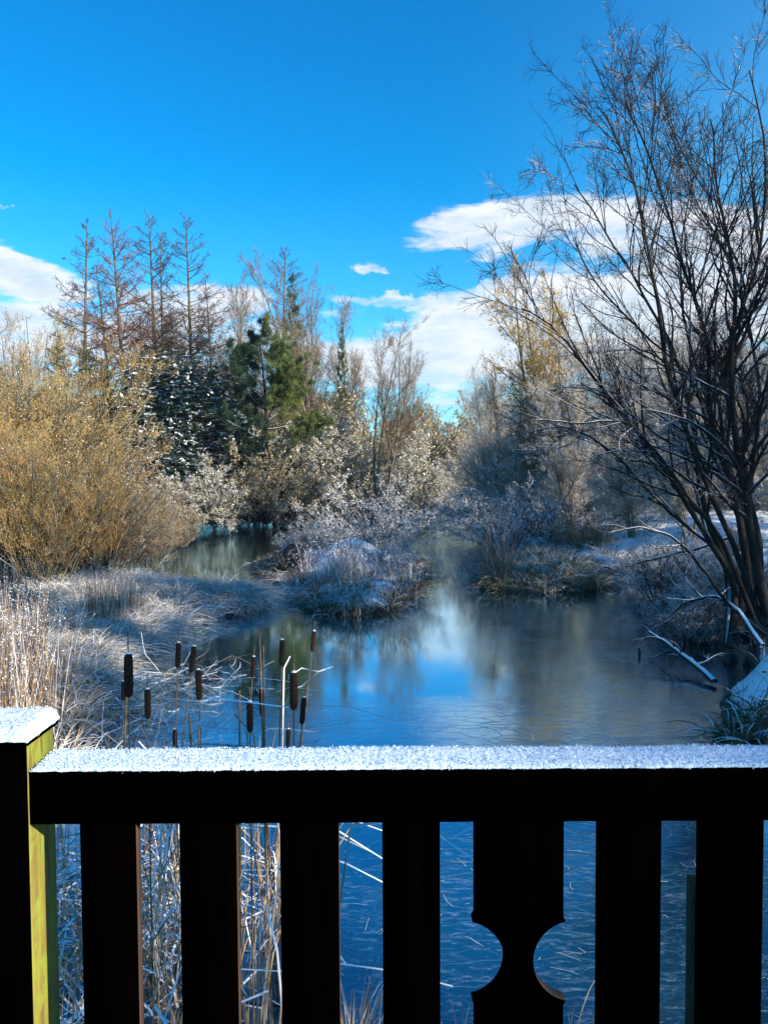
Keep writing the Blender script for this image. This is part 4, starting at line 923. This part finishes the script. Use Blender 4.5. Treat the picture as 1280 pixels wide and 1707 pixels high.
b = MB(); P, W, m = blades(c, 16, (.15, .4), .7, .7, .008, (.2, .2, .6)); b.ribbon(P, W, m)
o = b.build('bank_plants', [M['grass_frost'], M['straw_brown'], M['grass_green']]); tag(o, 'dark green plants at the foot of the near snowy bank', 'plants', kind='stuff')
# fallen snowy branch and log
def log(name, pts, r0, r1, label, cat='branch', twigs=8):
    w = np.array([(X(px, d), d, z) for px, d, z in pts]); K = 14; ts = np.linspace(0, len(w) - 1, K)
    P = np.stack([np.interp(ts, np.arange(len(w)), w[:, i]) for i in range(3)], 1)[None]; P[0] += np.cumsum(RNG.normal(size=(K, 3)) * .008, 0)
    R = np.linspace(r0, r1, K)[None]; b = MB(); b.tube(P, R, 8)
    if twigs: P1, R1 = sprout(P, R, twigs, .2, 1, .35, (25, 60), 7, .0, .12, .5, .004); b.tube(P1, R1, 5); P2, R2 = sprout(P1, R1, twigs * 4, .2, 1, .4, (25, 60), 5, 0, .1, .5, .003); b.tube(P2, R2, 4)
    o = b.build(name, M['snowlog'], None, True); return tag(o, label, cat)
M['snowlog'] = varied('snow_lined_branch', (0.02, 0.015, 0.012), (0.05, 0.036, 0.03), 12, 0.85, snow=1.0, snow_lo=.4, bump=.4)
log('fallen_log', [(1195, 9.9, .06), (1150, 10.7, .16), (1110, 11.3, .30), (1085, 11.6, .38)], .045, .02, 'snow-lined log sloping from the near right bank into the ice', 'log')
log('arching_branch', [(1275, 10.2, .45), (1230, 11.0, .85), (1190, 11.5, .95), (1140, 11.8, .80), (1100, 12.0, .40)], .035, .012, 'snow-lined branch arching down to the ice under the alder', twigs=14)
log('drooping_limb', [(1215, 15.5, 1.5), (1160, 15.6, 1.25), (1120, 16.2, 1.1), (1060, 17.2, .8), (1020, 18.3, .45)], .035, .012, 'snowy limb reaching low over the inlet behind the arching branch', twigs=14)
log('half_sunk_branch', [(1035, 19.9, .25), (1005, 19.5, .45), (985, 19.2, .25), (1005, 18.6, .03)], .03, .02, 'snowy branch lying at the right end of the right island', twigs=4)
b = MB(); x = X(1068, 11.6); b.tube(np.array([[(x, 11.6, -.1), (x + .004, 11.6, .06), (x - .004, 11.61, .12)]]), np.array([[.018, .018, .012]]), 7)
o = b.build('sunken_stake', M['bark_dark'], None, True); tag(o, 'short dark stake sticking out of the ice near the right bank', 'stake')

# ------------------------------------------------------------------ cattails in front
CT = [(209, 1085, 1163, 0, 'tall cattail left of the others, with a small head beside it'), (200, 1132, 1166, 0, 'small cattail head touching the leftmost tall one'), (240, 1145, 1198, 0, 'low cattail just right of the leftmost pair'),
      (294, 1068, 1113, 1, 'thin cattail at the left of the tilted one'), (320, 1074, 1121, -11, 'tilted cattail with its head at the top of a leaning stem'), (326, 1113, 1167, -1, 'fat cattail under the tilted one'),
      (420, 1092, 1130, -9, 'slim cattail leaning right beside the bare broken stems'), (468, 1064, 1110, -3, 'slender upright cattail left of the fattest one'), (522, 1050, 1087, -9, 'tallest cattail, leaning to the right'),
      (487, 1118, 1185, 0, 'fattest cattail in the middle of the right cluster'), (504, 1160, 1208, 0, 'rightmost cattail of the low ones'), (432, 1146, 1194, 3, 'cattail just above and right of the dark low one'),
      (412, 1167, 1222, 0, 'dark low cattail among bent leaves'), (477, 1213, 1250, 0, 'cattail head just clearing the snowy rail below the fattest one'), (285, 1212, 1250, 0, 'short cattail head just clearing the rail left of centre')]
for px, y0, y1, lean, l in CT:
    ln = y1 - y0; d = float(np.clip(188 / ln, 2.75, 4.6)); lr = rad(lean)
    hx, hz = X(px, d), Z(y0, d); Lh = ln / FPX * d; rh = Lh * .074 + .003
    bx = hx + math.tan(lr) * hz * .8
    root = thing('cattail', l, 'cattail', 'cattails in front of the railing', (bx, d, 0))
    ax = np.array([hx - bx, 0, hz]); ax = ax / np.linalg.norm(ax)
    bend = RNG.normal() * .02
    def pt(t): p = np.array([0, 0, 0]) + np.array([hx - bx, 0, hz]) * t; return p + np.array([bend, bend * .5, 0]) * math.sin(math.pi * t)
    L_all = np.linalg.norm([hx - bx, hz]); th = 1 - Lh / L_all
    ts = np.linspace(-.02, 1.035, 16); b = MB(); b.tube(np.array([[pt(t) for t in ts]]), np.linspace(.0052, .0022, 16)[None], 7); b.build('stem', M['cattail_stem'], root, True)
    ts = np.linspace(0, 1, 18); pr = np.clip(1 - (2 * ts - 1) ** 8, 0, 1) ** .5
    b = MB(); b.tube(np.array([[pt(th + (1 - th) * t) for t in ts]]), (rh * pr * (1 + RNG.normal(size=18) * .02) + .0008)[None], 14); b.build('head', M['cattail_head'], root, True)
    ts2 = np.linspace(.955, 1.0, 9); pr2 = np.clip(1 - (2 * ts2 - 1) ** 8, 0, 1) ** .5
    b = MB(); off = np.array([0, 0, rh * .22]); b.tube(np.array([[pt(th + (1 - th) * t) + off for t in ts2]]), (rh * .97 * pr2 + .0006)[None], 12); b.build('frost_cap', M['frost_cap'], root, True)
    b = MB(); n = 5; K = 7; an = RNG.uniform(0, 6.28, n); Lb = RNG.uniform(.55, 1.2, n) * hz; t = np.linspace(0, 1, K)[None, :, None]
    dd = norm(np.stack([np.cos(an) * .16, np.sin(an) * .16, np.ones(n)], 1)); Pb = dd[:, None] * t * Lb[:, None, None]
    kink = RNG.uniform(.5, .9, n)[:, None, None]; fold = np.clip(t - kink, 0, 1) * Lb[:, None, None]
    Pb = Pb + np.stack([np.cos(an), np.sin(an), -1.5 + 0 * an], 1)[:, None] * fold
    b.ribbon(Pb, np.full((n, K), .005), 0); b.build('leaf', M['reed_leaf'], root)
# bare broken stems between the heads
for i, (px, y0, d, l) in enumerate([(430, 1056, 3.7, 'tall bare broken reed stem among the cattails'), (436, 1075, 3.9, 'second bare stem hard against the tallest broken one'), (205, 1150, 3.2, 'bare stem under the leftmost cattail pair'),
                                    (310, 1190, 3.4, 'short bare stem left of the fat cattail'), (325, 1212, 3.2, 'bent bare stem below the fat cattail'), (395, 1150, 3.8, 'leaning bare stem left of the dark low cattail')]):
    b = MB(); x = X(px, d); z = Z(y0, d); le = RNG.normal() * .06
    b.tube(np.array([[(x + le * (1 - t), d, z * t) for t in np.linspace(0, 1, 8)]]), np.linspace(.007, .0045, 8)[None], 6)
    o = b.build('reed_stem', M['cattail_stem'], None, True); tag(o, l, 'reed stem', 'bare reed stems among the cattails')
reseed(5)
for cx, cy, nn, nm, l in [(-.62, 3.75, 46, 'bent_leaves', 'tangle of bent dry leaves around the right cattail cluster'), (-1.02, 3.5, 22, 'bent_leaves', 'few bent dry leaves around the tilted and the fat cattail'), (-1.25, 3.3, 14, 'bent_leaves', 'bent dry leaves around the leftmost cattails')]:
    c = np.array([[cx, cy]]) + RNG.normal(size=(nn, 2)) * [.11, .2]
    P, W, m = blades(c, 1, (.95, 1.5), .07, .25, .0045, (.5, .35, .15), K=9, base_r=.02, z=0.0, kink=.32); b = MB(); b.ribbon(P, W, m)
    o = b.build(nm, [M['reed_leaf'], M['straw'], M['grass_frost']]); tag(o, l, 'leaves', kind='stuff')
# fallen frosted cattail leaves: below left, and further out beyond the rail
def litter_blades(n, xr, yr, zr, L, wd, ok=None):
    x = RNG.uniform(*xr, n); y = RNG.uniform(*yr, n)
    if ok is not None: k = ok(x, y); x = x[k]; y = y[k]; n = len(x)
    z = RNG.uniform(*zr, n) ** 1.0; a = RNG.uniform(0, 2 * np.pi, n); e = RNG.normal(size=n) * .45
    d = np.stack([np.cos(a) * np.cos(e), np.sin(a) * np.cos(e), np.sin(e)], 1); LL = RNG.uniform(*L, n)[:, None, None]; K = 7; t = np.linspace(0, 1, K)[None, :, None]
    P = np.stack([x, y, z], 1)[:, None] + d[:, None] * t * LL
    kk = norm(RNG.normal(size=(n, 1, 3))) * .8; P = P + kk * np.clip(t - RNG.uniform(.3, .8, (n, 1, 1)), 0, 1) * LL
    P[:, :, 2] = np.maximum(P[:, :, 2] - .1 * t[..., 0] ** 2, .006)
    return P, np.full((n, K), wd) * RNG.uniform(.5, 1.2, (n, 1))
b = MB(); P, W = litter_blades(1000, (-2.5, -.95), (2.8, 5.2), (.02, .5), (.2, .65), .0062)
b.ribbon(P, W, RNG.choice(2, len(P), p=(.6, .4)), side=norm(np.cross(norm(P[:, -1] - P[:, 0]), np.array([0, 0, 1.]) + RNG.normal(size=(len(P), 3)) * .35)))
o = b.build('fallen_reed_leaves', [M['reed_leaf'], M['straw']]); tag(o, 'tangle of frosted fallen reed leaves seen through the left gaps', 'reeds', kind='stuff')
b = MB(); c = scatter(110, (-2.4, -.75), (3.0, 5.6), lambda x, y: np.ones(len(x), bool)); P, W, m = blades(c, 3, (.4, 1.0), .08, .1, .004, (.6, .4), base_r=.05, z=0.0); b.ribbon(P, W, m)
o = b.build('standing_reeds', [M['straw_brown'], M['straw']]); tag(o, 'standing brown reed stems below the railing', 'reeds', kind='stuff')
b = MB(); P, W = litter_blades(900, (-3.0, -1.0), (6.0, 10.8), (.01, .22), (.2, .8), .005, lambda x, y: RNG.random(len(x)) < np.clip((-1.75 - x) / 1.0, 0, 1) * .8 + .03)
b.ribbon(P, W, RNG.choice(2, len(P), p=(.7, .3))); o = b.build('broken_straw', [M['grass_frost'], M['straw']]); tag(o, 'frosted broken straw lying on the ice beyond the cattails', 'reeds', kind='stuff')
for cx, cy, nb, L, sp, nm, l in [(-.16, 3.55, 70, (.25, .62), .35, 'grass_tuft', 'green grass tuft seen through the gap left of centre'), (.33, 3.5, 14, (.2, .5), .4, 'thin_grass', 'few frosted stalks left of the wide centre board'), (.86, 3.5, 16, (.2, .55), .4, 'thin_grass', 'few frosted stalks right of the wide centre board')]:
    b = MB(); P, W, m = blades(np.array([[cx, cy]]), nb, L, sp, .3, .0028, (.35, .65), z=0.0, base_r=.09); b.ribbon(P, W, m)
    o = b.build(nm, [M['grass_frost'], M['straw']]); tag(o, l, 'grass tuft')
b = MB(); P, W = litter_blades(420, (-.7, 3.3), (3.2, 7.5), (.004, .01), (.02, .16), .0013); P[:, :, 2] = .006
b.ribbon(P, W, 0, side=norm(np.cross(norm(P[:, -1] - P[:, 0]), np.array([0, 0, 1.]) + RNG.normal(size=(len(P), 3)) * .01)))
o = b.build('ice_straw', M['grass_frost']); tag(o, 'thin bits of frosted straw frozen onto the near ice', 'straw', kind='stuff')

# ------------------------------------------------------------------ thin winter air
b = MB(); b.box(-960, 960, -340, 1620, -2.0, 34.0)
m = bpy.data.materials.new('thin_haze'); m.use_nodes = True; t = m.node_tree; t.nodes.clear(); k = NT(t)
v = k.n('ShaderNodeVolumePrincipled'); v.inputs['Color'].default_value = (.86, .92, 1, 1); v.inputs['Density'].default_value = 0.00025; v.inputs['Anisotropy'].default_value = .2
o_ = k.n('ShaderNodeOutputMaterial'); t.links.new(v.outputs[0], o_.inputs['Volume'])
o = b.build('haze', m); tag(o, 'thin winter haze over the far trees', None, kind='stuff')
